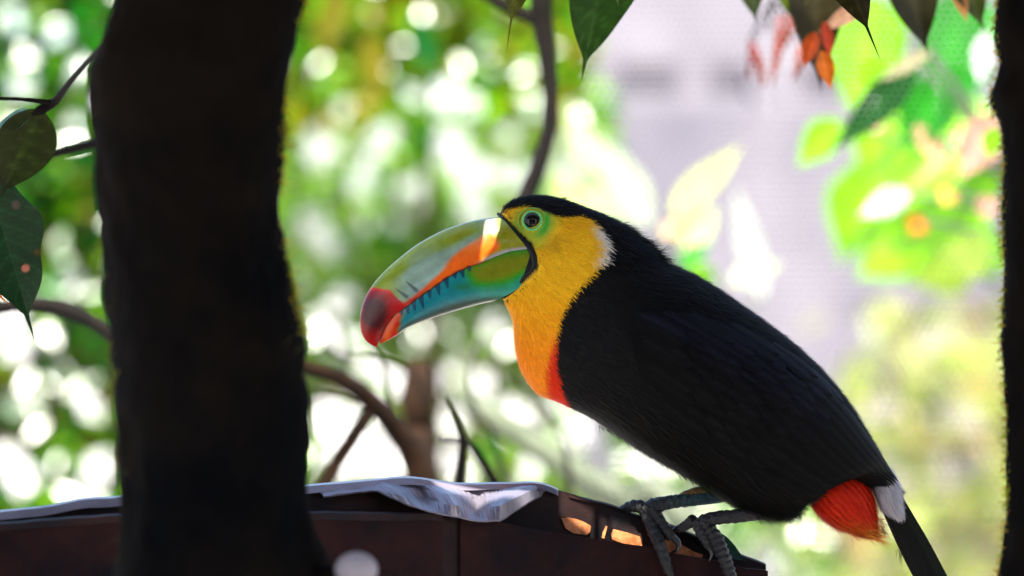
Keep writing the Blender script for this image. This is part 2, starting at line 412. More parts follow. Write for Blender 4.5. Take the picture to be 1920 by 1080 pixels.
# wings: shell of overlapping feathers that hug the body
def feather_patch(t0, a0, t1, a1, hw, off0, off1, n=14, m=5, tip=.75, rnd=0):
    "curved strip on the body surface from (t0,a0) to (t1,a1); returns verts, faces"
    s = np.linspace(0, 1, n); vv = np.linspace(-1, 1, m)
    prof = np.where(s < tip, .62+.38*np.sin(np.pi/2*np.clip(s/tip*1.4, 0, 1)), np.sqrt(np.clip(1-((s-tip)/(1-tip))**2, 0.004, 1)))
    S, W = np.meshgrid(s, vv, indexing='ij'); pr = prof[:, None]
    T = t0+(t1-t0)*S; A = a0+(a1-a0)*S+hw*W*pr
    p, dt, nr = frame(T.ravel(), A.ravel())
    off = (off0+(off1-off0)*S+1.1*(1-W**2)-.5).ravel()*U0
    return p+nr*off[:, None], grid_faces(n, m)
def make_wing(sgn):
    # wing shell
    tS = np.linspace(.33, .965, 70); vS = np.linspace(0, 1, 26)
    top = np.interp(tS, WT_T, WT_TOP); bot = np.interp(tS, WB_T, WB_BOT)
    T, Vv = np.meshgrid(tS, vS, indexing='ij'); A = top[:, None]+(bot-top)[:, None]*Vv
    edge = np.minimum.reduce([Vv/.12, (1-Vv)/.12, (T-.33)/.05, (.965-T)/.03+.3]); edge = np.clip(edge, 0, 1)
    p, dt, nr = frame(T.ravel(), sgn*A.ravel())
    p = p+nr*((5*np.sqrt(edge)-1).ravel()*U0)[:, None]
    c = np.tile(np.array([.0026, .0025, .0026]), (len(p), 1))
    f = grid_faces(70, 26); f = f if sgn < 0 else f[:, ::-1].copy()
    wing = new_obj('wing', p, f, M['wing'], body, c)
    k = 0
    def feath(t0, a0, t1, a1, hw, o0, o1, col, **kw):
        v, f = feather_patch(t0, sgn*a0, t1, sgn*a1, hw, o0, o1, **kw)
        m_ = kw.get('m', 5); cc = np.tile(np.array(col), (len(v), 1))*random.uniform(.8, 1.25)
        mid_ = (np.arange(len(v)) % m_) == m_//2; cc[mid_] *= 2.2; cc[(np.arange(len(v)) % m_) == 0] *= .5
        new_obj('feather', v, f, M['wing'], wing, cc)
    for i in range(11):        # flight feathers
        u = i/10
        feath(.56+.07*u, 2.0-1.30*u, .925+.045*(1-abs(u-.5)), 1.86-1.40*u, .105, 3.0+.5*i, 5.0+.9*i, (.0026, .0025, .0023), n=26, m=7)
    for r in range(9):         # coverts, row over row
        nn = 11
        for i in range(nn):
            u = (i+.5*(r % 2))/(nn-1)
            if u > 1: continue
            t0 = .335+.036*r; lo = np.interp(t0, WB_T, WB_BOT)-.10; hi = np.interp(t0, WT_T, WT_TOP)+.05
            a = lo+(hi-lo)*u; jt = random.uniform(-.008, .008)
            blue_sheen = .0026*math.exp(-((u-.8)/.25)**2)  # bluish sky sheen painted into the covert colour
            feath(t0+jt, a, t0+.095+jt, a+random.uniform(-.04, .04), .085, 4.5, 10+random.uniform(-1.5, 1.5), (.0027+blue_sheen*.5, .0026+blue_sheen*.5, .0028+blue_sheen*2), n=10)
    return wing
make_wing(1); make_wing(-1)

# red undertail coverts, white rump, tail
def lofted(name, secs, mat_, colf, n=40, m=28, parent=None, cols=None):
    s = cr(np.array(secs, float), n); th = np.linspace(0, 2*np.pi, m, endpoint=False)
    V = []
    for r in s:
        cx, cy, hx, hy = (r[0]+r[2])/2, (r[1]+r[3])/2, (r[0]-r[2])/2, (r[1]-r[3])/2
        V.append(np.stack([cx+hx*np.cos(th), cy+hy*np.cos(th), r[4]*np.sin(th)], -1))
    Q = np.vstack(V); p = B(Q[:, 0], Q[:, 1], Q[:, 2])
    o = new_obj(name, p, grid_faces(n, m, True).tolist()+[list(range(m))[::-1], [(n-1)*m+k for k in range(m)]], mat_, parent, colf(Q[:, 0], Q[:, 1]))
    return o, Q.reshape(n, m, 3), p.reshape(n, m, 3)
def plume_on(o, Q, p, cnt, ln, colf, name='plumage', lift=.15, wd=1.2, tuft=None):
    n, m = Q.shape[:2]
    i = RNG.integers(1, n-1, cnt); j = RNG.integers(0, m, cnt)
    P0 = p[i, j]; d = unit(p[i+1, j]-p[i-1, j]); ctr = p[i].mean(1); nr = unit(P0-ctr)
    nr = unit(nr-d*np.sum(nr*d, 1)[:, None])
    P0 = P0+RNG.normal(0, .8*U0, (cnt, 3))
    c = colf(Q[i, j, 0]+RNG.normal(0, 2, cnt), Q[i, j, 1])*RNG.uniform(.7, 1.2, cnt)[:, None]
    v, f, cc = strands(P0, unit(d+.12*RNG.normal(size=(cnt, 3))), nr, ln*U0*RNG.uniform(.6, 1.3, cnt), np.full(cnt, wd*U0), c, np.abs(RNG.normal(lift, .1, cnt)), curl=.15)
    tag(new_obj(name, v, f, M['plume'], o, cc, smooth=False), kind='stuff')
redf = lambda x, y: mixc(np.tile(np.array([.62, .022, .004]), (len(x), 1)), (.60, .17, .012), sst(955, 1012, y)*.85)
o, Q, p = lofted('undertail_coverts', [(1535,868,1508,896,30),(1572,876,1514,930,50),(1610,894,1532,962,52),(1636,928,1562,988,40),(1642,958,1596,1000,22),(1643,978,1618,1006,12),(1642,992,1630,1004,4)], M['body'], redf, parent=body)
plume_on(o, Q, p, 12000, 24, redf, lift=.14, wd=1.0)
V, F, C = tuft_list([(1530,950,1600,1000, .75,.6, 28, 220, (.62,.10,.015), 20),(1600,985,1640,1008, .95,.30, 34, 260, (.66,.24,.03), 16),(1625,955,1645,1000,.85,.35,28,160,(.62,.20,.03),14)])
tag(new_obj('fringe', V, F, M['plume'], o, C, smooth=False), kind='stuff')
whf = lambda x, y: mixc(np.tile(np.array([.50, .47, .50]), (len(x), 1)), (.05, .045, .045), (1-sst(1630, 1655, x))*.8)
o, Q, p = lofted('rump_feathers', [(1654,862,1620,885,12),(1670,880,1628,905,22),(1685,906,1640,928,25),(1693,936,1650,950,23),(1696,956,1664,962,18),(1697,966,1676,970,10)], M['body'], whf, parent=body)
plume_on(o, Q, p, 4500, 22, whf, lift=.1)
tl = 330
for k in range(7):
    u = (k-3)/3.0
    a = np.array([1661+3*abs(u), 925.0]); b = np.array([1661+172-10*abs(u)-8*(k % 2), 925+tl-26*abs(u)])
    s = np.linspace(0, 1, 26); vv = np.linspace(-1, 1, 7)
    prof = np.where(s < .82, .85+.15*np.clip(s/.4, 0, 1), np.sqrt(np.clip(1-((s-.82)/.18)**2, .01, 1)))
    dirp = unit(b-a); nrm = np.array([dirp[1], -dirp[0]])
    off = -15+4.6*k
    V = []
    for si, pr in zip(s, prof):
        for w_ in vv:
            c0 = a+(b-a)*si+nrm*(off*min(1, .7+si)+w_*14*pr)
            V.append(B(c0[0], c0[1], 14*u*(.3+si)+w_*6*pr+3*(1-w_*w_)))
    cc = np.tile(np.array([.010, .010, .009]) if k < 6 else np.array([.012, .016, .012]), (len(V), 1))
    new_obj('tail_feather', V, grid_faces(26, 7), M['wing'], body, cc)
for (x0, y0, dx, dy, ln) in ((1652,985,.35,1,26),(1648,975,.9,.5,22),(1684,1030,.0,1,28)):
    V, F, C = tuft_list([(x0,y0,x0+6,y0+4,dx,dy,ln,14,(.02,.016,.010),6)])
    tag(new_obj('barb_tuft', V, F, M['plume'], body, C, smooth=False), kind='stuff')

# bill
TOPC = [(939,406),(900,411),(860,421),(820,437),(780,460),(745,487),(715,515),(695,540),(682,565),(675,595),(677,622),(687,640),(705,651)]
GAPE = [(990,467),(949,474),(901,494),(877,502),(841,520),(814,539),(785,559),(762,576),(744,588),(731,601),(721,615),(714,630),(707,649)]
LOWT = [(993,471),(949,477),(901,497),(877,505),(841,523),(814,542),(785,562),(762,579),(745,591),(732,604),(722,618),(715,632),(711,643)]
LOWT = [(x_, y_-4) for x_, y_ in LOWT]
LOWB = [(920,566),(897,571),(864,580),(840,587),(818,594),(795,602),(775,610),(760,617),(748,626),(738,632),(728,638),(719,642),(713,645)]
WB = [54,52,49,46,43,39,35,30,25,20,14,8,2]
NU, MU = 280, 84
def upper_col(x, y, f):
    n = len(x); nz = vn(x/26, y/26, 1); fine = vn(x/6+nz, y/9, 2)
    # streaks along the bill
    sa = (x*.83-y*.56); sb = (x*.56+y*.83); st = vn(sa/60, sb/7, 3)
    c = np.tile(np.array([.25, .33, .04]), (n, 1))
    c = mixc(c, (.27, .39, .30), np.clip(sst(.12, .42, f+.10*st+.08*nz)*sst(725, 770, x)*(1-sst(890, 925, x+12*nz)), 0, 1))
    c = mixc(c, (.34, .50, .46), sst(.45, .75, f+.1*st)*sst(745, 785, x)*(1-sst(830, 880, x))*.55)
    c = mixc(c, (.30, .30, .010), np.exp(-((x-868)/22)**2-((f-.2)/.12)**2)*.7)
    c = mixc(c, (.20, .34, .02), np.exp(-((x-900)/16)**2)*(1-sst(.25, .5, f))*.5)
    c = mixc(c, (.27, .27, .02), sst(918, 940, x)*sst(.2, .4, f))
    c = mixc(c, (.50, .48, .40), np.exp(-((x-918)/14)**2)*(1-sst(.35, .6, f))*.85)  # cream painted in to whiten the sun patch at the bill base
    grow_ = vn(sa/14, sb/2.2, 8); c = c*(1+.09*grow_)[:, None]
    org = [(918,436),(930,447),(937,462),(934,471),(905,488),(875,502),(840,519),(812,538),(785,558),(762,576),(752,587),(748,572),(775,556),(800,536),(825,512),(850,487),(880,462),(902,444)]
    wo_ = 1-sst(-4, 5, sdf(org, x, y)+3*nz+2.5*st)
    oc = np.tile(np.array([.86, .16, .010]), (n, 1)); oc = mixc(oc, (.84, .36, .22), (sst(820, 870, x)*(1-sst(905, 925, x)))*sst(-.05, .35, .72-f+.1*st)*.75)
    oc = mixc(oc, (.62, .035, .012), 1-sst(770, 830, x))
    c = c*(1-wo_[:, None])+oc*wo_[:, None]
    c = mixc(c, (.42, .39, .40), sst(.90, .96, f)*sst(890, 930, x))
    c = mixc(c, (.25, .035, .01), sst(.955, .985, f)*(1-sst(900, 925, x)))
    c = mixc(c, (.48, .46, .28), (1-sst(0, .05, f))*sst(720, 760, x)*.5)
    tip = [(640,545),(690,540),(712,541),(733,547),(746,556),(757,568),(764,579),(750,592),(735,606),(720,625),(712,660),(640,670)]
    wt = 1-sst(-2.5, 2.5, sdf(tip, x, y)+4.5*fine+3*nz)
    tc = np.tile(np.array([.52, .008, .005]), (n, 1))
    core = np.exp(-(((x-703)/27)**2+((y-588)/36)**2)*.9)
    tc = mixc(tc, (.055, .002, .007), np.clip(core*1.5+.12*fine, 0, 1))
    tc = mixc(tc, (.42, .06, .075), np.exp(-((x-745)/11)**2-((y-563)/9)**2)*.7)
    tc = mixc(tc, (.68, .07, .01), np.exp(-(sdf(tip, x, y)/5)**2)*(1-sst(540, 562, y))*.9)
    c = c*(1-wt[:, None])+tc*wt[:, None]
    for (ax, ay, bx, by, wd) in ((763,528,781,544,5),(744,542,763,556,4.5)):
        ex, ey = bx-ax, by-ay; L2 = ex*ex+ey*ey; h = np.clip(((x-ax)*ex+(y-ay)*ey)/L2, 0, 1)
        d = np.hypot(x-ax-ex*h, y-ay-ey*h)
        c = mixc(c, (.07, .085, .10), (1-sst(wd*.25*(.3+h), wd*(.3+h), d))*.85)
    g = c.mean(1)[:, None]; c = np.clip(g+(c-g)*1.12, .002, 1)*.80
    return np.clip(c*(1+.10*st+.06*fine)[:, None], .002, .9)
def lower_col(x, y, f):
    n = len(x); nz = vn(x/24, y/24, 5); st = vn((x*.9-y*.4)/50, (x*.4+y*.9)/7, 6); fine = vn(x/6, y/8, 7)
    c = np.tile(np.array([.012, .23, .27]), (n, 1))
    c = mixc(c, (.045, .34, .22), sst(840, 960, x+14*nz)*.85)
    oli = [(878,503),(949,478),(998,470),(1000,500),(978,514),(945,527),(915,533),(893,531),(884,520)]
    grow_ = vn((x*.9-y*.4)/14, (x*.4+y*.9)/2.2, 9); c = c*(1+.09*grow_)[:, None]
    do = sdf(oli, x, y)+4*nz+2*st
    c = mixc(c, (.035, .30, .025), 1-sst(0, 20, do))
    c = mixc(c, (.20, .23, .010), 1-sst(-14, 6, do))
    c = mixc(c, (.03, .16, .025), np.exp(-((x-868)/20)**2-((y-538)/9)**2)*.7)
    c = mixc(c, (.085, .10, .06), sst(.70, .93, f+.06*nz)*.9)
    c = mixc(c, (.30, .28, .24), sst(.93, 1.0, f)*.7)
    tip = [(690,665),(705,640),(725,600),(742,585),(757,577),(756,587),(750,600),(747,614),(745,640),(720,670)]
    dt_ = sdf(tip, x, y)+2*fine+1.5*nz
    c = mixc(c, (.22, .13, .01), 1-sst(0, 8, dt_))
    tcol = np.tile(np.array([.62, .028, .006]), (n, 1)); tcol = mixc(tcol, (.85, .16, .01), np.clip(np.exp(-((x-722-(645-y)*.33)/7)**2)+.25*fine, 0, 1)*.8)
    wt = 1-sst(-3, 2, dt_); c = c*(1-wt[:, None])+tcol*wt[:, None]
    gx = np.array([752,763,775,789,804,820,836,852,866,879]); ln = [12,18,20,27,18,23,21,12,18,12]
    lx = np.array(LOWT)[::-1]
    for x0, l in zip(gx, ln):
        y0 = np.interp(x0, lx[:, 0], lx[:, 1])-2
        dx, dy = .22, .975
        h = ((x-x0)*dx+(y-y0)*dy)/l; d = np.abs((x-x0)*dy-(y-y0)*dx)
        c = mixc(c, (.008, .05, .10), (1-sst(.6, 1.9, d-5.0*(1-h)))*(h > -.2)*(1-sst(.9, 1.05, h))*.92)
    c = mixc(c, (.05, .02, .015), (1-sst(.02, .05, f))*(1-sst(880, 930, x))*.8)
    g = c.mean(1)[:, None]; c = np.clip(g+(c-g)*1.12, .002, 1)*.74
    return np.clip(c*(1+.08*st+.05*fine)[:, None], .002, .9)
T = cr(np.array(TOPC), NU); 
def pair(a, b, wv, n):
    s = cr(np.hstack([np.array(a, float), np.array(b, float), np.array(wv, float)[:, None]]), n)
    return s[:, :2], s[:, 2:4], s[:, 4]
T_, G_, W_ = pair(TOPC, GAPE, WB, NU)
ph = np.linspace(-np.pi/2, np.pi/2, MU)
fr = 1-np.cos(ph); sh_ = np.sign(np.sin(ph))*np.abs(np.sin(ph))**.92
X = T_[:, :1]+(G_-T_)[:, :1]*fr; Y = T_[:, 1:]+(G_-T_)[:, 1:]*fr; Z = W_[:, None]*sh_
# gently notched cutting edge
un = np.linspace(0, 1, NU)
notch = (1.6*np.abs(np.sin(un*46))*((un > .3) & (un < .82)))[:, None]*(np.abs(fr) > .96)
Y = Y-notch
fv = np.broadcast_to(np.abs(fr), X.shape)
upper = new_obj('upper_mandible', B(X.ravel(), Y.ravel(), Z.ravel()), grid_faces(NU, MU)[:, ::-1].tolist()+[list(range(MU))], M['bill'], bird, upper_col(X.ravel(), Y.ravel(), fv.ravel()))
T_, G_, W_ = pair(LOWT, LOWB, [max(x-3.5, 1.2) for x in WB], NU)
a1 = np.linspace(-1, 1, MU); ph = a1*np.pi/2
fr = np.cos(ph)**.9; sh_ = np.sign(ph)*np.abs(np.sin(np.abs(ph)))**.75
bul = (np.clip(1-np.linspace(0, 1, NU)*3.2, 0, 1)**1.2)[:, None]*np.sin(np.pi*fr)
X = T_[:, :1]+(G_-T_)[:, :1]*fr+24*bul; Y = T_[:, 1:]+(G_-T_)[:, 1:]*fr+14*bul; Z = W_[:, None]*sh_
fv = np.broadcast_to(fr, X.shape)
lower = new_obj('lower_mandible', B(X.ravel(), Y.ravel(), Z.ravel()), grid_faces(NU, MU).tolist()+[list(range(MU))[::-1]], M['bill'], bird, lower_col(X.ravel(), Y.ravel(), fv.ravel()))

# horny rim where the bill meets the face
rimp = [(936,401,4),(946,412,24),(962,431,39),(981,453,49),(995,466,53),(1003,482,54),(1004,500,52),(990,517,46),(968,537,36),(945,555,22)]
for sgn in (1, -1):
    r = cr(np.array(rimp, float), 50); pth = B(r[:, 0]-2, r[:, 1], sgn*(r[:, 2]-2))
    v, f = tube(pth, np.interp(np.linspace(0, 1, 50), [0, .3, .55, .75, 1], [3.0, 4.2, 6.5, 8, 6])*U0, 12)
    new_obj('bill_rim', v, f, mat('bill_rim_horn', (.006, .006, .007), rough=.5, spec=.2) if sgn == 1 else bpy.data.materials['bill_rim_horn'], bird)

# eyes
def sphere(c, r, n=24, m=32, sq=(1, 1, 1)):
    th = np.linspace(0, np.pi, n)[1:-1]; a = np.linspace(0, 2*np.pi, m, endpoint=False)
    V = [np.array([0, 0, r])]+[np.array([r*np.sin(t)*np.cos(b), r*np.sin(t)*np.sin(b), r*np.cos(t)]) for t in th for b in a]+[np.array([0, 0, -r])]
    F = [[0, 1+k, 1+(k+1) % m] for k in range(m)]
    k0 = 1
    for i in range(n-3):
        for k in range(m): F.append([k0+i*m+k, k0+(i+1)*m+k, k0+(i+1)*m+(k+1) % m, k0+i*m+(k+1) % m])
    e = 1+(n-2)*m; F += [[e, 1+(n-3)*m+(k+1) % m, 1+(n-3)*m+k] for k in range(m)]
    return np.array(V)*np.array(sq)+c, F
# depth of the face at the eye
tg, ag = np.meshgrid(np.linspace(0, .4, 300), np.linspace(.05, np.pi-.05, 200)); qq = surf(tg.ravel(), ag.ravel())
def face_w(x, y): return qq[np.argmin((qq[:, 0]-x)**2+(qq[:, 1]-y)**2), 2]
EX, EY = 998, 414.5
for sgn in (1, -1):
    w0 = face_w(EX, EY)
    v, f = sphere(B(EX, EY, sgn*(w0-9.5)), 18.0*U0)
    eye = new_obj('eye', v, f, M['eye'], bird)
    def ring(r0, rad, dw, colr, name, ex=1.0, sy=1.0, ph0=0):
        a = np.linspace(0, 2*np.pi, 72); 
        pts = []
        for b in a:
            x = EX+r0*ex*np.cos(b); y = EY+r0*sy*np.sin(b)
            pts.append(B(x, y, sgn*(face_w(x, y)*.6+w0*.4+dw)))
        pts = np.array(pts)
        v, f = tube(pts, rad*U0, 10, cap=False)
        c = np.tile(np.array(colr), (len(v), 1))*(1+.25*np.sin(np.repeat(a, 10)*17)[:, None]*.4)
        new_obj(name, v, f, M['skin'], eye, c)
    ring(17.0, 2.6, 1.2, (.13, .50, .15), 'eyelid')
    ring(24.0, 1.5, -1.0, (.22, .36, .03), 'skin_fold', 1.08, .98)

# legs and feet
def limb(name, pts, mat_, parent, colr, m=14, n=60, scutes=0, amp=.12, seed=1, col2=None):
    r = cr(np.array(pts, float), n); pth = B(r[:, 0], r[:, 1], r[:, 2]); u = np.linspace(0, 1, n)
    rad = r[:, 3]*(1+(amp*np.abs(np.sin(u*np.pi*scutes)) if scutes else 0))
    v, f = tube(pth, rad*U0, m, rough=.04, seed=seed)
    c = np.tile(np.array(colr), (len(v), 1))
    if col2 is not None:
        wv = sst(.35, .9, np.repeat(u, m)+.1*RNG.normal(size=len(v))); c = mixc(c, col2, wv)
    c = c*RNG.uniform(.75, 1.25, len(v))[:, None]
    return new_obj(name, v, f, mat_, parent, c)
BL, GR = (.014, .060, .070), (.017, .0155, .017)
# far leg (bluish)
lg = limb('leg', [(1385,925,-26,13),(1345,932,-24,12.5),(1300,938,-22,12),(1255,943,-20,12.5),(1222,952,-18,15),(1208,962,-16,14)], M['leg'], bird, BL, scutes=12, amp=.08, col2=GR)
limb('heel_scute', [(1350,926,-24,7),(1320,922,-24,9),(1296,926,-23,8),(1275,931,-22,4)], M['leg'], lg, (.17, .085, .015), scutes=4, amp=.1)
def toe(parent, pts, clawpts, seed, sc=9, colr=GR, amp=.16):
    t_ = limb('toe', pts, M['leg'], parent, colr, scutes=sc, amp=amp, seed=seed)
    limb('claw', clawpts, M['claw'], t_, (.01, .01, .01), n=20, m=10)
toe(lg, [(1212,955,-22,13),(1222,985,-4,11.5),(1236,1020,22,10.5),(1246,1050,27,9.5),(1253,1072,26,8)], [(1252,1066,26,7),(1260,1090,24,5),(1258,1112,18,1)], 3)
toe(lg, [(1222,955,-16,12),(1238,978,-4,10),(1252,998,4,9.5),(1260,1010,5,8)], [(1257,1004,5,7),(1270,1016,5,6),(1270,1030,3,4.5),(1258,1036,0,1)], 4, 6)
toe(lg, [(1206,952,-18,12),(1188,950,-26,10),(1172,957,-40,8),(1160,966,-54,6)], [(1164,962,-50,6),(1152,970,-62,4),(1150,984,-66,1)], 5, 5)
toe(lg, [(1218,958,-18,11),(1228,965,-34,9),(1240,978,-50,7)], [(1238,976,-48,6),(1246,990,-56,4),(1244,1002,-58,1)], 6, 4)
# near leg (grey, from under the thigh fluff)
lg = limb('leg', [(1470,945,22,20),(1425,958,24,15),(1380,966,26,12.5),(1340,970,26,12.5),(1315,980,26,14),(1306,990,26,12)], M['leg'], bird, (.020, .017, .017), scutes=12, amp=.08, col2=GR)
toe(lg, [(1318,982,26,12),(1338,1004,36,11.5),(1352,1034,44,11),(1362,1060,46,10),(1370,1082,45,8.5)], [(1368,1076,45,7),(1376,1098,42,5),(1374,1116,34,1)], 8, 10, amp=.3)
toe(lg, [(1305,976,26,11),(1312,995,34,9.5),(1322,1012,38,8.5),(1328,1024,38,7)], [(1326,1020,38,6.5),(1333,1034,37,5),(1328,1050,34,1)], 9, 6)
toe(lg, [(1300,972,24,10),(1292,980,14,9),(1280,988,2,7.5),(1268,993,-10,5)], [(1270,992,-8,5),(1258,1000,-20,3.5),(1256,1012,-24,1)], 10, 5)
toe(lg, [(1318,984,24,10),(1328,990,6,8),(1338,1000,-10,6)], [(1336,998,-8,5.5),(1346,1010,-18,3.5),(1344,1022,-20,1)], 11, 4)

# ------------------------------------------------------------------ rusty trough the bird stands on
BACK = [(-110,977,2.84),(0,962,2.86),(245,931,2.89),(576,912,2.935),(706,901,2.95),(760,898,2.957),(888,909,2.975),(1001,908,2.99),(1060,923,3.0),(1118,943,3.01),(1200,968,3.018),(1262,988,3.022),(1300,1004,3.023),(1440,1064,3.026)]
FRONT = [(-110,994,2.80),(0,986,2.81),(245,968,2.845),(589,965,2.895),(720,966,2.91),(800,966,2.922),(880,969,2.935),(943,979,2.945),(1000,992,2.955),(1070,1005,2.965),(1143,1014,2.982),(1251,1035,2.996),(1347,1053,2.999),(1440,1073,3.0)]
NT = 140
bk = cr(np.array([P(*q) for q in BACK]), NT); ft = cr(np.array([P(*q) for q in FRONT]), NT)
# line both rails up by x
xs = np.linspace(max(bk[0, 0], ft[0, 0]), min(bk[-1, 0], ft[-1, 0]), NT)
bk = np.stack([xs, np.interp(xs, bk[:, 0], bk[:, 1]), np.interp(xs, bk[:, 0], bk[:, 2])], -1)
ft = np.stack([xs, np.interp(xs, ft[:, 0], ft[:, 1]), np.interp(xs, ft[:, 0], ft[:, 2])], -1)
tr = empty('feeding_trough', (float(xs[NT//2]), 2.93, 0))
tag(tr, 'rusty dark red metal trough with crumpled zinc rim under the bird', 'trough')
wob = np.array([[0, .0012*mnoise.noise(Vector((x*40, 3, 0))), .0014*mnoise.noise(Vector((x*55, 9, 0)))] for x in xs])
def strip(rows, name, m_, parent=tr, i0=0, i1=NT, smooth=False):
    rows = [r[i0:i1] for r in rows]; n = i1-i0; k = len(rows)
    V = np.stack(rows, 1).reshape(-1, 3)
    F = grid_faces(n, k, True).tolist()+[list(range(k)), [(n-1)*k+j for j in range(k)][::-1]]
    return new_obj(name, V, F, m_, parent, smooth=smooth)
def dn(a, y, z): return a+np.array([0, y, z])
seam = int(np.argmin(np.abs(xs-P(852, 0, 2.93)[0])))
ftw = ft+wob; bkw = bk+wob
for a, b in ((0, seam-1), (seam+1, NT)):
    strip([ftw, dn(ftw, .0035, 0), dn(ftw, .0035, -.15), dn(ftw, 0, -.15)], 'front_panel', M['rust'], i0=a, i1=b)
strip([dn(ftw, .004, -.002), dn(ftw, .006, -.004), dn(ftw, .006, -.15), dn(ftw, .004, -.15)], 'seam_plate', M['rust_in'], i0=seam-5, i1=seam+6)
strip([dn(bkw, -.002, 0), dn(bkw, .002, 0), dn(bkw, .002, -.16), dn(bkw, -.002, -.16)], 'back_panel', M['rust_in'])
strip([dn(ftw, .003, -.045), dn(bkw, -.001, -.055), dn(bkw, -.001, -.060), dn(ftw, .003, -.05)], 'floor', M['rust_in'])
# rolled zinc rim along the back edge, with kinks
nz = np.array([[0, .0015*mnoise.noise(Vector((x*30, 1, 5))), .0022*mnoise.noise(Vector((x*34, 7, 2)))] for x in xs])
rim = bk+nz
thick = np.interp(xs, [P(-100,0,2.85)[0], P(245,0,2.89)[0], P(700,0,2.95)[0], P(1000,0,2.99)[0], P(1440,0,3.03)[0]], [.004, .005, .0035, .0022, .002])[:, None]*np.array([[0, 0, 1.]])
strip([dn(rim, -.011, -.0012)-thick*.9, dn(rim, -.006, .0005), dn(rim, .004, .0014), dn(rim, .005, -.003), dn(rim, -.004, -.003)-thick*.3], 'rim', M['zinc'], i1=int(NT*.74))
strip([dn(rim, -.004, -.0012), dn(rim, -.003, .0005), dn(rim, .004, .0014), dn(rim, .004, -.002)], 'rim', M['rust_in'], i0=int(NT*.74)+1)
# front lip
strip([dn(ftw, -.002, .001), dn(ftw, .005, .0022), dn(ftw, .005, -.001), dn(ftw, -.002, -.004)], 'front_lip', M['rust_in'], i1=seam-1)
# crumpled zinc sheet folded down into the trough
FL = [[(600,921,2.93),(690,905,2.945),(712,901,2.948),(760,897,2.955),(812,904,2.966),(890,909,2.973),(960,908,2.984),(1002,906,2.988),(1030,914,2.992)],
      [(605,926,2.925),(700,912,2.94),(735,914,2.930),(790,916,2.955),(835,925,2.932),(900,934,2.968),(945,925,2.958),(998,910,2.978),(1024,918,2.99)],
      [(606,929,2.92),(700,915,2.936),(752,931,2.918),(800,935,2.948),(850,948,2.915),(892,955,2.955),(938,948,2.932),(990,922,2.964),(1018,922,2.986)],
      [(607,931,2.918),(702,918,2.933),(762,944,2.916),(806,958,2.912),(850,967,2.920),(895,976,2.925),(938,975,2.932),(990,942,2.962),(1015,928,2.984)]]
rows = [np.stack([np.interp(np.linspace(0, 8, 60), np.arange(9), np.array([P(*q) for q in r])[:, k]) for k in range(3)], -1) for r in FL]
rows = [r+np.array([[.0004*random.uniform(-1, 1), .001*random.uniform(-1, 1), .0009*mnoise.noise(Vector((x[0]*90, k*3, 0)))] for x in r]) for k, r in enumerate(rows)]
top = np.stack(rows, 1).reshape(-1, 3); bot = top+np.array([0, .0012, -.0012])
F = grid_faces(60, 4).tolist()+(grid_faces(60, 4)[:, ::-1]+240).tolist()
rimi = [i*4 for i in range(60)]+[59*4+j for j in (1, 2, 3)]+[i*4+3 for i in range(58, -1, -1)]+[2, 1]
for a, b in zip(rimi, rimi[1:]+rimi[:1]): F.append([a, b, b+240, a+240])
new_obj('crumpled_sheet', np.vstack([top, bot]), F, M['zinc'], tr, smooth=False)
# sunlight painted as copper patches on the inside of the back panel
def patch(poly, name='painted_sun_patch'):
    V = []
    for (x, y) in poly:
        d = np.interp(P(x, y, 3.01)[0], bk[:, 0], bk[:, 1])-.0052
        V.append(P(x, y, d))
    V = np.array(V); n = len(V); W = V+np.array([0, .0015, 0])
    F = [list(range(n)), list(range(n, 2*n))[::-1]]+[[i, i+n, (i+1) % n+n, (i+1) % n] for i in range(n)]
    new_obj(name, V if True else W, [list(range(n))[::-1]], None, tr).data.materials.append(M['sun_orange'])
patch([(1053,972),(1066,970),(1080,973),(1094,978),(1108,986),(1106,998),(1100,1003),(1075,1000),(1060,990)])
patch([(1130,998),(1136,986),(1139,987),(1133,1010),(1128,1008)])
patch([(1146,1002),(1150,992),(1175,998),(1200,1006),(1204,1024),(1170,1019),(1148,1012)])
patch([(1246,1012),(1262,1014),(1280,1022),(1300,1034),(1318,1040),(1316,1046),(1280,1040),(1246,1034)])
for x in (P(330, 0, 2.87)[0], P(1150, 0, 3.0)[0]):
    yb = float(np.interp(x, xs, bk[:, 1]))+.045; zb = float(np.interp(x, xs, bk[:, 2]))-.09
    v, f = tube([(x, yb, -.1), (x+.004, yb, .6), (x, yb, zb+.03)], [.045, .043, .042], 12); new_obj('support_post', v, f, M['timber'], tr)

# ------------------------------------------------------------------ tree trunks in front
def trunk_obj(left, right, D, parent, m=72, n=150, amp=.006, seed=0, name='trunk', mat_=None):
    ys = np.linspace(left[0][1], left[-1][1], n)
    l = np.interp(ys, [q[1] for q in left], [q[0] for q in left]); r = np.interp(ys, [q[1] for q in right], [q[0] for q in right])
    th = np.linspace(0, 2*np.pi, m, endpoint=False); V = []
    for y, a, b in zip(ys, l, r):
        c = P((a+b)/2, y, D); rad = (b-a)/2*K*D
        for t in th:
            p = np.array([c[0]+rad*math.cos(t), c[1]+rad*math.sin(t), c[2]])
            s = mnoise.noise(Vector((p[0]*34+seed, p[1]*34, p[2]*13)))*.6+mnoise.noise(Vector((p[0]*110, p[1]*110+seed, p[2]*60)))*.4
            V.append(p+np.array([math.cos(t), math.sin(t), 0])*s*amp)
    V = np.array(V)
    return new_obj(name, V, grid_faces(n, m, True)[:, ::-1].tolist(), mat_ or M['bark'], parent), V.reshape(n, m, 3)
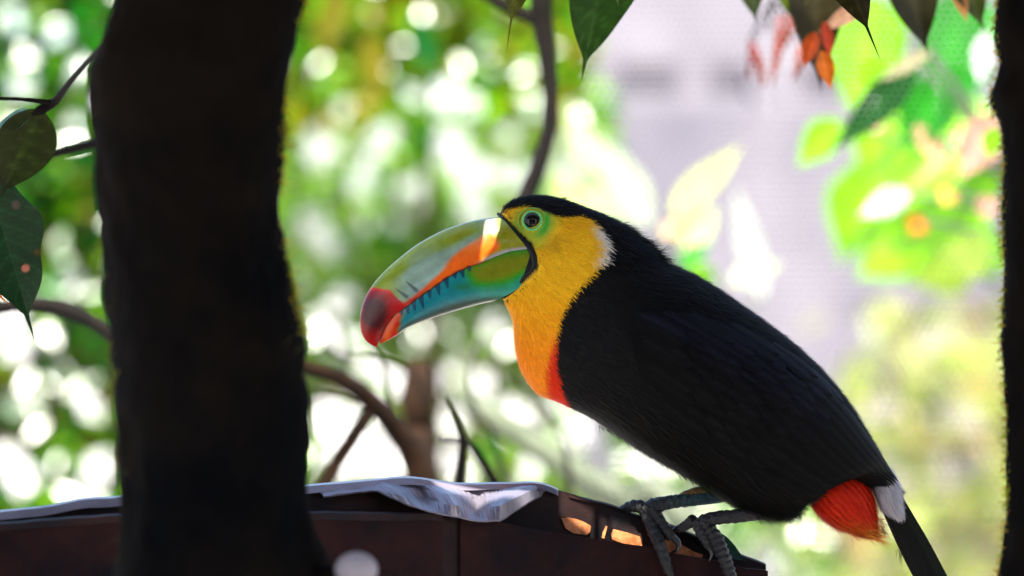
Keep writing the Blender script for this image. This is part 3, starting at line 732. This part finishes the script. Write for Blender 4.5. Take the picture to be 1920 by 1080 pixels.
def moss_on(V, parent, cnt, sel, ln, cols, name='moss'):
    n, m = V.shape[:2]; out = []
    i = RNG.integers(0, n, cnt*6); j = RNG.integers(0, m, cnt*6); p = V[i, j]
    k = sel(p, j/m*2*np.pi); i, j, p = i[k][:cnt], j[k][:cnt], p[k][:cnt]
    if not len(p): return
    th = j/m*2*np.pi; nr = np.stack([np.cos(th), np.sin(th), 0*th], -1)
    d = unit(nr+.8*RNG.normal(size=p.shape)+np.array([0, 0, -.5]))
    c = np.array(cols)[RNG.integers(0, len(cols), len(p))]*RNG.uniform(.6, 1.2, len(p))[:, None]
    v, f, cc = strands(p+RNG.normal(0, .001, p.shape), d, unit(np.cross(d, RNG.normal(size=p.shape))), ln*RNG.uniform(.5, 1.4, len(p)), np.full(len(p), .0008), c, np.zeros(len(p)), curl=.3)
    tag(new_obj(name, v, f, M['moss'], parent, cc, smooth=False), kind='stuff')
GY = CZ/(K*2.6)+540   # pixel row of the ground at the trunk's distance
t1 = empty('tree', tuple(P(395, GY, 2.6)*np.array([1, 1, 0])))
tag(t1, 'thick dark mossy tree trunk standing in front of the trough', 'tree')
LE = [(150,-1500),(235,-200),(222,0),(205,50),(182,90),(167,130),(164,180),(171,230),(179,280),(179,340),(190,420),(196,500),(206,600),(213,680),(216,760),(223,850),(233,920),(228,1000),(212,1080),(150,1300),(90,2400),(20,GY+60)]
RE = [(700,-1500),(590,-200),(574,0),(560,50),(547,100),(535,150),(529,200),(531,260),(529,330),(524,390),(534,450),(545,520),(560,590),(573,640),(575,700),(582,760),(584,830),(575,900),(578,950),(594,1000),(620,1080),(680,1300),(740,2400),(800,GY+60)]
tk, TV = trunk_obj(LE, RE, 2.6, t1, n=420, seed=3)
sideR = lambda p, th: (np.cos(th) > .90) & (np.sin(th) > -.25) & (p[:, 2] > CZ-.03) & (p[:, 2] < CZ+.25) & (RNG.uniform(size=len(p)) < .5+.5*np.sin(p[:, 2]*60))
moss_on(TV, tk, 11000, sideR, .0075, [(.42,.40,.03),(.50,.36,.05),(.25,.28,.03)])
moss_on(TV, tk, 500, lambda p, th: (np.cos(th) < -.9) & (np.abs(p[:, 2]-CZ) < .25), .005, [(.10,.11,.02),(.06,.05,.02)])
# a clump of epiphyte fuzz at mid height
moss_on(TV, tk, 900, lambda p, th: (np.cos(th) > .8) & (np.abs(p[:, 2]-P(0, 618, 2.6)[2]) < .014), .018, [(.16,.15,.03),(.08,.07,.02)], name='fern_tuft')
moss_on(TV, tk, 500, lambda p, th: (np.cos(th) < -.8) & (np.abs(p[:, 2]-P(0, 690, 2.6)[2]) < .03), .03, [(.16,.18,.03),(.08,.08,.02)], name='fern_tuft')
# right-hand trunk
t2 = empty('tree', tuple(P(2050, GY, 2.75)*np.array([1, 1, 0])))
tag(t2, 'dark tree trunk with yellow moss behind the tail', 'tree')
RL = [(1840,-1500),(1868,-200),(1874,0),(1868,60),(1880,120),(1868,160),(1858,185),(1876,230),(1884,300),(1876,420),(1884,520),(1880,640),(1886,760),(1888,860),(1890,960),(1884,1020),(1872,1080),(1850,1300),(1820,2400),(1780,GY+60)]
tk2, TV2 = trunk_obj(RL, [(2230+(2230-1880-(x-0))*0+40, y) for x, y in RL], 2.78, t2, n=420, seed=9, amp=.004)
moss_on(TV2, tk2, 13000, lambda p, th: (np.cos(th) < -.90) & (np.sin(th) > -.12) & (np.abs(p[:, 2]-CZ) < .26), .005, [(.40,.46,.03),(.55,.32,.05),(.28,.32,.03)])

# ------------------------------------------------------------------ leaves
def leaf_mesh(b, t, nrm, width, n=14, m=6, sag=.08, fold=.25, wav=0, acum=.18, seed=0):
    b, t, nrm = np.array(b, float), np.array(t, float), np.array(nrm, float)
    L_ = np.linalg.norm(t-b); d = unit(t-b); s = unit(np.cross(d, nrm)); nn = np.cross(s, d)
    u = np.linspace(0, 1, n); vv = np.linspace(-1, 1, m+1)
    pr = np.sin(np.pi*np.clip(u/(1-acum*.6), 0, 1)**.78)**.85; pr = np.where(u > 1-acum*.9, np.maximum(np.nan_to_num(pr), .09*(1-u)/(acum*.9)+.004), np.nan_to_num(pr)); pr[0] = .05
    V = []
    for ui, p_ in zip(u, pr):
        for w_ in vv:
            ed = 1+wav*math.sin(ui*17+seed+(1.3 if w_ > 0 else 0))*abs(w_)
            V.append(b+d*L_*ui+s*(w_*p_*width/2*ed)+nn*(sag*L_*math.sin(ui*2.2)*-1+fold*abs(w_)*p_*width/2+wav*.25*width*math.sin(ui*13+seed*2)*abs(w_)))
    return np.array(V), grid_faces(n, m+1)
def put_leaf(parent, q, name='leaf', mat_=None, n=14, m=6, jit=.12, spots=(), **kw):
    "q = base px, tip px, width px, D(base), D(tip), colour, [tilt]"
    x0, y0, x1, y1, wd, d0, d1, colr = q[:8]
    tl_ = q[8] if len(q) > 8 else (random.uniform(-.5, .5), random.uniform(-.2, .8))
    b, t = P(x0, y0, d0), P(x1, y1, d1)
    v, f = leaf_mesh(b, t, (tl_[0], -1, tl_[1]), wd*K*(d0+d1)/2, n=n, m=m, **kw)
    c = np.tile(np.array(colr), (len(v), 1))
    u = np.tile(np.linspace(-1, 1, m+1), n)
    c = c*(1+jit*np.sin(np.repeat(np.arange(n), m+1)*1.7+u*2))[:, None]
    c = np.where((np.abs(u) < 1.2/m)[:, None], c*1.4+.004, c)
    if n >= 26:
        ui_ = np.repeat(np.arange(n), m+1)/n; vein = np.abs(((ui_*11-np.abs(u)*1.6) % 1)-.5) < .07
        c = np.where(vein[:, None], c*1.5+.002, c)
    for (sx_, sy_, sr_, sc_) in spots:
        pxv = 960+v[:, 0]/(K*v[:, 1]); pyv = 540-(v[:, 2]-CZ)/(K*v[:, 1])
        c = mixc(c, sc_, 1-sst(sr_*.75, sr_*1.1, np.hypot(pxv-sx_, pyv-sy_)))
    return new_obj(name, v, f, mat_ or M['leaf'], parent, np.clip(c, 0, .9))
def branch(parent, pts, name='branch', mat_=None, m=10, n=40, rough=.05):
    r = cr(np.array([list(P(x, y, d))+[rad*K*d] for x, y, d, rad in pts]), n)
    v, f = tube(r[:, :3], r[:, 3], m, rough=rough, seed=len(pts)); return new_obj(name, v, f, mat_ or M['twig'], parent)

# sprig with hanging leaves by the big trunk
sp = empty('leafy_sprig', tuple(P(214, 60, 2.68)))
tag(sp, 'dark hanging leaves on a thin twig beside the thick trunk', 'sprig')
branch(sp, [(235,20,2.64,7),(205,70,2.72,6),(165,115,2.80,5),(130,155,2.86,5.5),(103,190,2.90,8),(80,205,2.90,10),(60,214,2.90,5)], 'twig')
branch(sp, [(-60,180,2.9,3),(0,184,2.9,3.2),(45,187,2.9,3.6),(95,192,2.9,6)], 'twig')
DG = (.004, .022, .006)
put_leaf(sp, (78,205,0,375,112,2.90,2.90,(.018,.024,.004),(.35,.1)), n=26, m=10, fold=.2)
put_leaf(sp, (-30,318,58,640,150,2.91,2.93,DG,(-.2,.25)), n=110, m=40, wav=.10, acum=.22, fold=.12, seed=2, spots=((48,503,8,(.40,.12,.09)),(30,384,9,(.05,.035,.03)),(68,385,8,(.04,.03,.025)),(70,473,7,(.05,.028,.006))))
put_leaf(sp, (-70,300,-10,420,90,2.9,2.92,DG,(.2,.2)), n=20, m=8)
put_leaf(sp, (-120,440,18,570,60,2.95,2.95,(.50,.10,.02),(.1,.2)), n=18, m=8)
put_leaf(sp, (60,214,-40,255,55,2.9,2.92,(.10,.20,.22),(.1,.8)), n=18, m=8)

# hanging leaf and leaf tips from above
def hanging(label, leaves, twig, cat='leaf'):
    e = empty('hanging_leaves', tuple(P(*twig[0][:3]))); tag(e, label, cat)
    branch(e, twig, 'twig')
    for q, kw in leaves: put_leaf(e, q, **kw)
    return e
hanging('broad dark green leaf hanging above the bird head', [((1170,-190,1097,154,150,3.08,3.10,(.020,.055,.008),(.35,.15)), dict(n=36, m=12, fold=.10, wav=.03)), ((1150,-60,1163,14,20,3.05,3.05,(.10,.12,.04)), dict(n=14))], [(1170,-185,3.08,5),(1190,-300,3.1,6),(1230,-420,3.1,8)])
hanging('narrow dark brown leaf tip with a long curled point', [((1545,-150,1652,114,92,2.98,2.97,(.020,.016,.006),(-.15,.2)), dict(n=44, m=10, fold=.2, acum=.42))], [(1545,-145,2.98,5),(1520,-300,3.0,7),(1500,-420,3.0,8)])
hanging('thin olive leaf tip dangling beside the hanging branch', [((985,-110,953,100,62,3.02,3.02,(.06,.06,.012),(.3,.2)), dict(n=30, m=8, acum=.5))], [(978,-88,3.02,4),(1000,-250,3.05,6),(1040,-400,3.1,8)])
hanging('dark brown leaves with orange stand-ins for backlit patches hanging by the red seed pods', [
 ((1525,-130,1545,175,112,3.36,3.36,(.022,.018,.006),(.2,.1)), {}), ((1470,-90,1505,60,70,3.36,3.36,(.07,.10,.008),(.2,.1)), {}), ((1400,-90,1415,45,60,3.36,3.36,(.02,.03,.008)), {}),
 ((1530,60,1505,128,34,3.34,3.34,(.45,.06,.008)), {}), ((1545,40,1562,112,30,3.34,3.34,(.38,.035,.008)), {}), ((1540,95,1562,172,36,3.34,3.34,(.62,.13,.012)), {}),  # orange leaves stand in for backlit patches of the dark leaf
 ((1625,5,1530,60,34,3.34,3.34,(.72,.36,.24),(0,.3)), {})], [(1525,-125,3.36,6),(1500,-300,3.36,8),(1480,-420,3.36,9)])
hanging('dark drooping leaves hanging against the mossy trunk', [
 ((1690,-110,1745,105,105,3.35,3.36,(.018,.016,.006),(.2,.1)), {}), ((1640,-140,1690,20,80,3.35,3.36,(.02,.03,.008)), {}), ((1790,-110,1850,60,80,3.35,3.35,(.035,.045,.008),(.2,.1)), {}), ((1790,-40,1812,45,30,3.35,3.35,(.60,.25,.10)), {})], [(1690,-105,3.35,6),(1720,-300,3.36,8),(1740,-420,3.36,9)])
# red seed pods
pods = empty('seed_pod_spray', tuple(P(1450, -60, 3.9))); tag(pods, 'red drooping seed pods against the pale wall', 'seed pods')
branch(pods, [(1450,-60,3.9,4),(1448,0,3.9,4),(1440,60,3.9,3)], 'twig')
for (x0, y0, x1, y1, r, c) in ((1405,72,1404,150,6,(.16,.03,.035)),(1412,80,1430,165,7,(.20,.02,.006)),(1462,30,1446,160,8,(.22,.025,.006)),(1500,80,1488,150,7,(.24,.04,.006)),(1480,20,1470,90,9,(.20,.025,.005))):
    r_ = cr(np.array([list(P(x0, y0, 3.9))+[r*.5], list(P((x0+x1)/2+4, (y0+y1)/2, 3.9))+[r*1.1], list(P(x1, y1, 3.9))+[r*.3]]), 16)
    v, f = tube(r_[:, :3], r_[:, 3]*K*3.9, 10); new_obj('pod', v, f, M['leaf'], pods, np.tile(np.array(c), (len(v), 1)))
    branch(pods, [(1448,0,3.9,2),((x0+1448)/2,y0*.5-4,3.9,2),(x0,y0+3,3.9,2)], 'stalk')

# dark branch hanging behind the crown
hb = empty('hanging_branch', tuple(P(1010, -500, 3.8))); tag(hb, 'dark curving branch hanging behind the bird head', 'branch')
branch(hb, [(1000,-500,3.8,26),(1012,-80,3.75,24),(1020,60,3.75,19),(1032,160,3.75,15),(1030,240,3.75,14),(1010,310,3.75,15),(985,370,3.75,16),(960,440,3.75,14),(930,520,3.8,10)], 'limb', M['twig'])
branch(hb, [(870,-40,3.75,12),(930,0,3.75,13),(975,22,3.75,14),(1018,40,3.75,14)], 'limb', M['twig'])

# brown vines behind the bill
vn_ = empty('woody_vine', tuple(P(780, 1100, 3.75))); tag(vn_, 'brown arching woody vine rooted behind the trough', 'vine')
branch(vn_, [(480,672,3.6,11),(560,685,3.62,13),(630,705,3.65,15),(690,745,3.7,18),(740,800,3.72,22),(785,870,3.75,26),(800,960,3.75,28),(800,1200,3.75,30),(800,3800,3.75,40)], 'limb', M['bark2'])
branch(vn_, [(700,762,3.7,13),(665,815,3.7,13),(620,885,3.7,13),(560,980,3.7,14)], 'limb', M['bark2'])
st = empty('tree_stump', tuple(P(785, 1000, 4.3)*np.array([1, 1, 0]))); tag(st, 'broken brown stump standing behind the arching vine', 'stump')
branch(st, [(780,676,4.3,14),(786,700,4.3,26),(784,760,4.3,30),(786,840,4.3,28),(790,1000,4.3,34),(790,3500,4.3,50)], 'trunk', M['bark2'], rough=.12)
dt_ = empty('dead_twig', tuple(P(868, 1000, 3.55))); tag(dt_, 'black forked dead twig poking up behind the trough', 'twig')
branch(dt_, [(838,746,3.55,3),(856,768,3.55,5),(875,800,3.55,6),(865,832,3.55,8),(873,864,3.55,8),(862,905,3.55,10),(858,960,3.55,11),(866,4100,3.55,20)], 'stem', M['twig'])
branch(dt_, [(826,822,3.55,4),(850,824,3.55,6),(868,830,3.55,7)], 'stem', M['twig'])
branch(dt_, [(868,820,3.6,6),(895,850,3.6,8),(935,920,3.62,9),(960,1000,3.65,10)], 'stem', M['twig'])
tg_ = empty('twig_tangle', tuple(P(690, 1000, 4.0))); tag(tg_, 'thin dark tangled twigs behind the arching vine', 'twigs')
for pts in ([(690,640,4.0,3),(720,690,4.0,4),(735,760,4.0,5),(770,840,4.0,6),(780,1000,4.0,7)], [(600,640,4.1,3),(640,668,4.1,4),(700,672,4.1,4),(770,700,4.1,5),(800,760,4.1,6)], [(900,640,4.2,3),(880,700,4.2,4),(890,760,4.2,5),(930,830,4.2,6),(960,960,4.2,7)], [(560,760,4.0,4),(600,740,4.0,4),(660,752,4.0,4),(700,770,4.0,4)], [(960,700,4.3,4),(1020,760,4.3,5),(1060,840,4.3,6),(1070,960,4.3,7)], [(640,600,4.0,2),(655,650,4.0,3),(650,700,4.0,3),(690,745,4.0,4)]):
    branch(tg_, pts, 'stem', M['twig'], n=26, m=7)
gs = empty('palm_stalk', tuple(P(1190, 960, 4.6))); tag(gs, 'grey green diagonal stalk leaning below the breast', 'stalk')
branch(gs, [(860,735,4.6,20),(950,800,4.6,24),(1050,865,4.6,26),(1180,945,4.6,28),(1400,1090,4.6,30),(3000,2950,4.6,34)], 'stem', M['stem'])
# leaf lying behind the claws
cl = empty('fallen_leaf', tuple(P(1375, 1040, 3.02))); tag(cl, 'dark green leaf tip resting on the trough beside the claws', 'leaf')
put_leaf(cl, (1315,1000,1408,1052,46,3.012,3.012,(.006,.032,.022),(.2,.9)), n=24, m=10, fold=.3)

# left brown branch behind the trunk
lb = empty('arching_branch', tuple(P(230, 640, 3.5))); tag(lb, 'grey brown branch arching behind the dark hanging leaf', 'branch')
branch(lb, [(-80,590,3.6,13),(30,572,3.6,14),(100,575,3.6,15),(160,597,3.6,15),(230,640,3.6,15),(330,720,3.6,15)], 'limb', M['twig'])
branch(lb, [(90,292,3.4,7),(140,278,3.4,9),(190,265,3.4,10),(300,230,3.4,10)], 'limb', M['twig'])

fg = empty('bracket_fungus', tuple(P(640, 1066, 2.57))); tag(fg, 'pale round bracket fungus growing on the thick trunk', 'fungus')
v, f = sphere(P(668, 1068, 2.56), 1.0, 20, 28, (40*K*2.56, 34*K*2.56, 33*K*2.56))
new_obj('cap', v, f, M['dropping'], fg)
v, f = tube([P(560, 1075, 2.58), P(620, 1072, 2.57), P(668, 1070, 2.56)], [.004, .004, .004], 10); new_obj('stalk', v, f, M['bark'], fg)

# ------------------------------------------------------------------ wire netting
wn = empty('wire_netting', tuple(P(1500, 540, 3.42)*np.array([1, 1, 0]))); tag(wn, 'fine hexagonal wire netting stretched behind the bird', 'netting')
cell = .0064; yN = 3.42
x0, x1 = P(1085, 0, yN)[0], P(2120, 0, yN)[0]; z0, z1 = P(0, 1150, yN)[2], P(0, -70, yN)[2]
nxc = int((x1-x0)/cell); nzc = int((z1-z0)/(cell*.9))
E = []
for j in range(nzc):
    zc = z0+j*cell*.9; off = .5*cell*(j % 2)
    for i in range(nxc):
        xc = x0+i*cell+off
        a = (xc, zc); b = (xc+cell*.5, zc+cell*.28); c = (xc+cell, zc); d = (xc+cell*.5, zc+cell*.9)
        E += [(a, b), (b, c), (b, d)]
E = np.array(E); nE = len(E); wv = .0042*np.sin(E[..., 0]*9)+.003*np.sin(E[..., 1]*11)
A = np.stack([E[..., 0], yN+wv, E[..., 1]], -1); d = unit(A[:, 1]-A[:, 0]); s = np.cross(d, np.array([0, 1., 0])); r = .00025
V = np.stack([A[:, 0]+s*r, A[:, 0]-s*r*.5+np.array([0, r, 0]), A[:, 0]-s*r*.5-np.array([0, r, 0]), A[:, 1]+s*r, A[:, 1]-s*r*.5+np.array([0, r, 0]), A[:, 1]-s*r*.5-np.array([0, r, 0])], 1).reshape(-1, 3)
b = np.arange(nE)[:, None]*6
F = np.vstack([b+np.array([[0, 1, 4, 3]]), b+np.array([[1, 2, 5, 4]]), b+np.array([[2, 0, 3, 5]])])
new_obj('mesh', V, F, M['wire'], wn, smooth=False)
for x in (x1+.02,):
    v, f = tube([(x, yN, -.1), (x, yN, 2.6)], [.02, .02], 8); new_obj('netting_post', v, f, M['timber'], wn)
v, f = tube([(x0, yN, z1), (x1+.02, yN, z1)], [.006, .006], 6); new_obj('top_rail', v, f, M['timber'], wn)
v, f = tube([(x0, yN, z0), (x1+.02, yN, z0)], [.006, .006], 6); new_obj('bottom_rail', v, f, M['timber'], wn)
v, f = tube([(x0, yN, -.1), (x0, yN, z0)], [.015, .015], 6); new_obj('netting_post', v, f, M['timber'], wn)

# ------------------------------------------------------------------ shrubs far behind
LIME, GRN, DGRN, PALE, OLV, YEL_, WHT, PNK, ORG = (.15,.37,.002), (.010,.17,.002), (.003,.045,.002), (.24,.33,.06), (.085,.09,.003), (.21,.18,.003), (.45,.45,.46), (.46,.23,.19), (.48,.13,.012)
sv_ = np.array(sv); GRY, BRN = (.15, .15, .175), (.035, .020, .008)
def big_leaf_shrub(name, label, leaves, stem, group=None):
    e = empty(name, tuple(P(stem[0], 0, stem[1])*np.array([1, 1, 0]))); tag(e, label, 'shrub', group)
    sx, sD, sy = stem
    branch(e, [(sx,sy,sD,10),(sx+10,sy+300,sD,16),(sx+5,CZ/(K*sD)+560,sD,24)], 'stem', M['stem'])
    for q in leaves:
        put_leaf(e, q, mat_=M['fol'], n=12, m=6)
        branch(e, [(q[0],q[1],q[5],4),((q[0]*.6+sx*.4),(q[1]*.6+max(sy,q[1])*.4)+20,(q[5]+sD)/2,5),(sx,max(sy+60,q[1]+40),sD,6)], 'stalk', M['stem'], n=12, m=6)
    return e
big_leaf_shrub('variegated_shrub', 'tall bright green shrub with pink and orange blotched leaves behind the netting', [
 (1640,-10,1600,235,150,4.7,4.7,LIME,(.2,.5)), (1720,120,1552,292,70,4.2,4.2,DGRN,(.2,.3)), (1770,150,1690,290,110,4.5,4.5,GRN,(.1,.5)),
 (1820,-40,1740,250,130,4.9,4.9,GRN,(.1,.4)), (1850,190,1640,410,150,4.9,4.8,LIME,(.1,.6)), (1880,330,1600,480,140,4.9,4.9,LIME,(.1,.6)), (1800,250,1700,540,150,5.0,5.0,LIME,(.0,.6)),
 (1870,215,1795,340,85,4.5,4.5,PNK,(.1,.6)), (1715,235,1790,320,46,4.5,4.5,(.50,.28,.16),(.1,.6)), (1655,215,1610,245,52,4.5,4.5,(.50,.28,.20),(.1,.6)), (1730,410,1705,440,44,4.5,4.5,ORG,(.1,.6)),
 (1862,370,1835,410,46,4.5,4.5,PNK,(.1,.5)), (1785,355,1765,385,40,4.5,4.5,(.70,.40,.08),(.1,.6)), (1705,362,1605,402,62,4.6,4.6,WHT,(.1,.8)), (1575,225,1490,315,75,4.7,4.7,LIME,(.1,.6)),
 (1745,95,1640,150,34,4.1,4.1,(.20,.18,.10),(.1,.7)), (1850,60,1835,160,42,4.3,4.3,(.60,.64,.66),(.1,.5)), (1870,240,1850,300,40,3.9,3.9,LIME,(.1,.5)), (1840,520,1750,380,90,5.0,5.0,(.40,.52,.10),(.1,.5)),
 (1660,300,1570,500,140,5.3,5.3,LIME,(.0,.6)), (1760,300,1620,330,150,5.2,5.2,LIME,(.0,.7)), (1860,420,1740,470,150,5.3,5.3,LIME,(.0,.6)), (1680,110,1570,190,120,5.3,5.3,LIME,(.0,.6)), (1830,120,1700,200,130,5.4,5.4,GRN,(.0,.5)), (1880,250,1780,280,140,5.4,5.4,LIME,(.0,.6)),
 (1640,330,1560,470,130,5.5,5.5,LIME,(.0,.6)), (1720,440,1600,520,130,5.6,5.6,LIME,(.0,.6)), (1840,300,1700,420,170,5.6,5.6,LIME,(.0,.6)), (1700,200,1600,330,150,5.6,5.6,LIME,(.0,.6)), (1860,100,1740,120,150,5.6,5.6,GRN,(.0,.5)), (1820,480,1700,530,140,5.7,5.7,(.26,.36,.03),(.0,.6)), (1880,440,1800,520,120,5.5,5.5,LIME,(.0,.6)),
 (1900,60,1780,20,80,5.0,5.0,GRN,(.1,.5)), (1700,60,1580,10,90,5.1,5.1,GRN,(.1,.4))], (1930,5.0,300))
big_leaf_shrub('pale_shrub', 'shrub with pale cream green leaves between the bird and the wall', [
 (1260,400,1392,262,58,5.2,5.2,(.40,.42,.16),(.1,.8)), (1215,420,1120,235,80,5.4,5.4,(.30,.34,.26),(.1,.8)), (1130,330,1060,190,70,5.6,5.6,(.30,.34,.22),(.1,.8)), (1170,420,1090,300,90,5.6,5.6,(.28,.34,.20),(.1,.7)),
 (1280,470,1345,380,60,5.2,5.2,(.38,.44,.22),(.1,.8)), (1270,500,1335,450,34,4.9,4.9,GRN,(.1,.6)), (1370,530,1470,485,50,5.2,5.2,(.30,.34,.22),(.1,.8)), (1240,440,1300,410,40,5.2,5.2,(.42,.28,.12),(.1,.8)),
 (1430,560,1380,330,50,5.6,5.6,(.34,.35,.34),(.1,.6)), (1090,420,1040,320,70,5.8,5.8,(.34,.42,.14),(.1,.6)), (1330,545,1290,480,60,5.3,5.3,LIME,(.1,.6))], (1290,5.4,600))
def bush(name, label, x0, x1, y0, y1, D0_, D1_, cnt, size, pal, group=None, asp=.5, stems=4, seed=1, clump=0.0, sc=22.0, holes=(), glint=0):
    rs = np.random.default_rng(seed); e = empty(name, tuple(P((x0+x1)/2, 0, (D0_+D1_)/2)*np.array([1, 1, 0]))); tag(e, label, 'shrub', group)
    px = rs.uniform(x0, x1, cnt); py = rs.uniform(y0, y1, cnt); dd = rs.uniform(D0_, D1_, cnt)
    if clump:
        keep = vn(px/sc, py/sc, seed)+rs.normal(0, .22, cnt) > clump; px, py, dd = px[keep], py[keep], dd[keep]
    for (hx, hy, hr) in holes:
        keep = np.hypot((px-hx), (py-hy)*.9) > hr*rs.uniform(.85, 1.35, len(px)); px, py, dd = px[keep], py[keep], dd[keep]
    n = len(px)
    c = np.stack([(px-960)*K*dd, dd, CZ-(py-540)*K*dd], -1)
    L_ = rs.uniform(size*.6, size*1.4, n)[:, None]
    d = unit(rs.normal(size=(n, 3))+np.array([0, -.2, -.3])); nr = unit(rs.normal(size=(n, 3))*.8+np.array([0, -.7, .6])); s = unit(np.cross(d, nr)); nn = np.cross(s, d)
    V = np.stack([c-d*L_*.5, c-d*L_*.12+s*L_*asp*.5+nn*L_*.05, c-d*L_*.12-s*L_*asp*.5+nn*L_*.05, c-d*L_*.1, c+d*L_*.25+s*L_*asp*.32+nn*L_*.03, c+d*L_*.25-s*L_*asp*.32+nn*L_*.03, c+d*L_*.26-nn*L_*.02, c+d*L_*.55-nn*L_*.08], 1).reshape(-1, 3)
    b = np.arange(n)[:, None]*8
    F = np.vstack([b+np.array([t]) for t in ([0,3,1],[0,2,3],[1,3,4],[3,6,4],[3,2,5],[3,5,6],[4,6,7],[6,5,7])])
    pal = np.array(pal); cc = np.repeat(pal[rs.integers(0, len(pal), n)]*rs.uniform(.6, 1.25, n)[:, None], 8, 0)
    tag(new_obj('crown', V, F, M['fol'], e, np.clip(cc, 0, .85)), kind='stuff')
    if glint:
        hv = unit(sv_+np.array([0, -1., 0])); m_ = glint  # small leaves added and tilted to mirror the sun as bright glints
        src = [h for h in holes if x0 < h[0] < x1 and y0 < h[1] < y1]
        qx = np.array([h[0] for h in src]+list(rs.uniform(x0, x1, m_)))+rs.normal(0, 14, len(src)+m_); qy = np.array([h[1] for h in src]+list(rs.uniform(y0, y1, m_)))+rs.normal(0, 14, len(src)+m_); m_ = len(qx)
        c = np.stack([(qx-960)*K*(D0_-.15), np.full(m_, D0_-.15), CZ-(qy-540)*K*(D0_-.15)], -1)
        nn = unit(hv+rs.normal(0, .085, (m_, 3))); d = unit(np.cross(nn, rs.normal(size=(m_, 3)))); s = np.cross(nn, d); L_ = rs.uniform(.026, .046, m_)[:, None]
        V = np.stack([c-d*L_*.5, c+s*L_*.22+nn*.001, c-s*L_*.22+nn*.001, c-nn*.0006, c+d*L_*.5], 1).reshape(-1, 3); b = np.arange(m_)[:, None]*5
        F = np.vstack([b+np.array([t]) for t in ([0, 3, 1], [0, 2, 3], [1, 3, 4], [3, 2, 4])])
        tag(new_obj('glint_leaves', V, F, M['glint'], e), kind='stuff')
    for k in range(stems):
        sx = x0+(x1-x0)*(k+.5)/stems; D_ = (D0_+D1_)/2
        branch(e, [(sx+rs.uniform(-60, 60),y0+(y1-y0)*.15,D_,4),(sx,(y0+y1)/2,D_,8),((x0+x1)/2+(sx-(x0+x1)/2)*.5,y1+200,D_,12),((x0+x1)/2,CZ/(K*D_)+560,D_,22)], 'stem', M['bark2'], n=24, m=7)
    return e
HL = [(x_, y_, r_*.75) for x_, y_, r_ in [(45,165,36),(110,62,34),(150,120,30),(140,235,30),(185,185,22),(20,30,30),(15,235,20),(60,110,24),(130,530,34),(115,470,24),(20,590,42),(30,650,44),(100,640,28),(170,770,34),(165,720,24),(20,860,46),(50,905,38),(180,880,42),(75,820,24),(120,700,22),(40,760,26),(150,940,30)]]
HC = [(x_, y_, r_*.66) for x_, y_, r_ in [(600,275,46),(590,425,46),(615,460,36),(675,345,34),(750,355,28),(690,300,30),(830,180,60),(770,175,40),(885,195,42),(980,133,24),(640,205,34),(720,250,46),(840,270,52),(1000,205,38),(880,335,60),(1075,215,36),(960,330,52),(900,405,44),(950,250,34),(640,565,44),(600,620,40),(650,640,40),(700,690,34),(735,715,34),(780,640,30),(830,610,30),(870,665,27),(930,620,38),(800,560,26),(830,705,42),(905,720,42),(850,795,30),(660,830,80),(620,790,50),(720,860,46),(850,860,40),(960,790,52),(1040,760,34),(1100,800,62),(1000,865,32),(1130,875,42),(985,905,24),(1240,880,54),(1190,850,30),(560,520,30),(690,420,26),(740,420,24),(790,350,30),(1060,330,44),(1030,420,36),(590,140,26),(700,120,20),(900,90,24),(790,40,20)]]
bush('shrub', 'dense green shrub behind the twig with hanging leaves', -120, 290, -90, 500, 7.0, 7.5, 4200, .045, [GRN, DGRN, DGRN, LIME, OLV, DGRN, GRN], seed=3, clump=-2, holes=HL, stems=1, glint=14)
bush('shrub', 'green and brown shrub behind the arching grey branch', -120, 290, 460, 1080, 7.0, 7.5, 4200, .045, [GRN, DGRN, OLV, BRN, BRN, DGRN, LIME], seed=5, clump=-2, holes=HL, stems=1, glint=14)
lt = bush('leafy_tree', 'yellow green leafy tree high between the trunk and hanging branch', 500, 1110, -90, 230, 7.6, 8.1, 4600, .05, [LIME, YEL_, LIME, OLV, GRN, YEL_, LIME], seed=7, clump=-2, holes=HC, stems=1, glint=14)
for q in ((775,30,832,160,60,6.4,6.4,(.004,.06,.006),(.1,.3)), (640,-30,600,110,60,6.6,6.6,(.10,.09,.004),(.1,.3)), (690,60,720,200,50,6.8,6.8,(.12,.10,.004),(.1,.3))):
    put_leaf(lt, q, mat_=M['fol'], n=12, m=6)
bush('pale_bush', 'sunlit pale green bush around the bill', 500, 1150, 170, 680, 8.4, 8.9, 5200, .048, [PALE, LIME, LIME, OLV, PALE, GRN, LIME, DGRN, (.30,.32,.26)], stems=1, seed=11, clump=-2, holes=HC, glint=30)
bush('low_bush', 'sparse green bush behind the stump and forked twig', 500, 1350, 600, 1010, 8.0, 8.5, 5200, .045, [OLV, GRN, (.16,.13,.07), LIME, LIME, PALE, BRN, PALE, (.28,.30,.24)], stems=1, seed=13, clump=-2, holes=HC, glint=34)
bush('background_bush', 'pale green bush below the bird feet', 1250, 1560, 880, 1150, 8.0, 9.5, 600, .07, [PALE, (.24,.28,.16), (.14,.24,.06), GRN], seed=17, clump=-2, holes=[(1530,1010,40),(1440,1060,40),(1330,990,30)], glint=6, stems=1)
bush('glowing_shrub', 'soft yellow green shrub glowing in sun behind the tail', 1500, 1960, 580, 1150, 9.0, 10.5, 620, .12, [(.30,.36,.07), (.34,.36,.12), (.28,.33,.10), (.36,.26,.12), (.24,.22,.20)], seed=19, clump=-.55, sc=60)
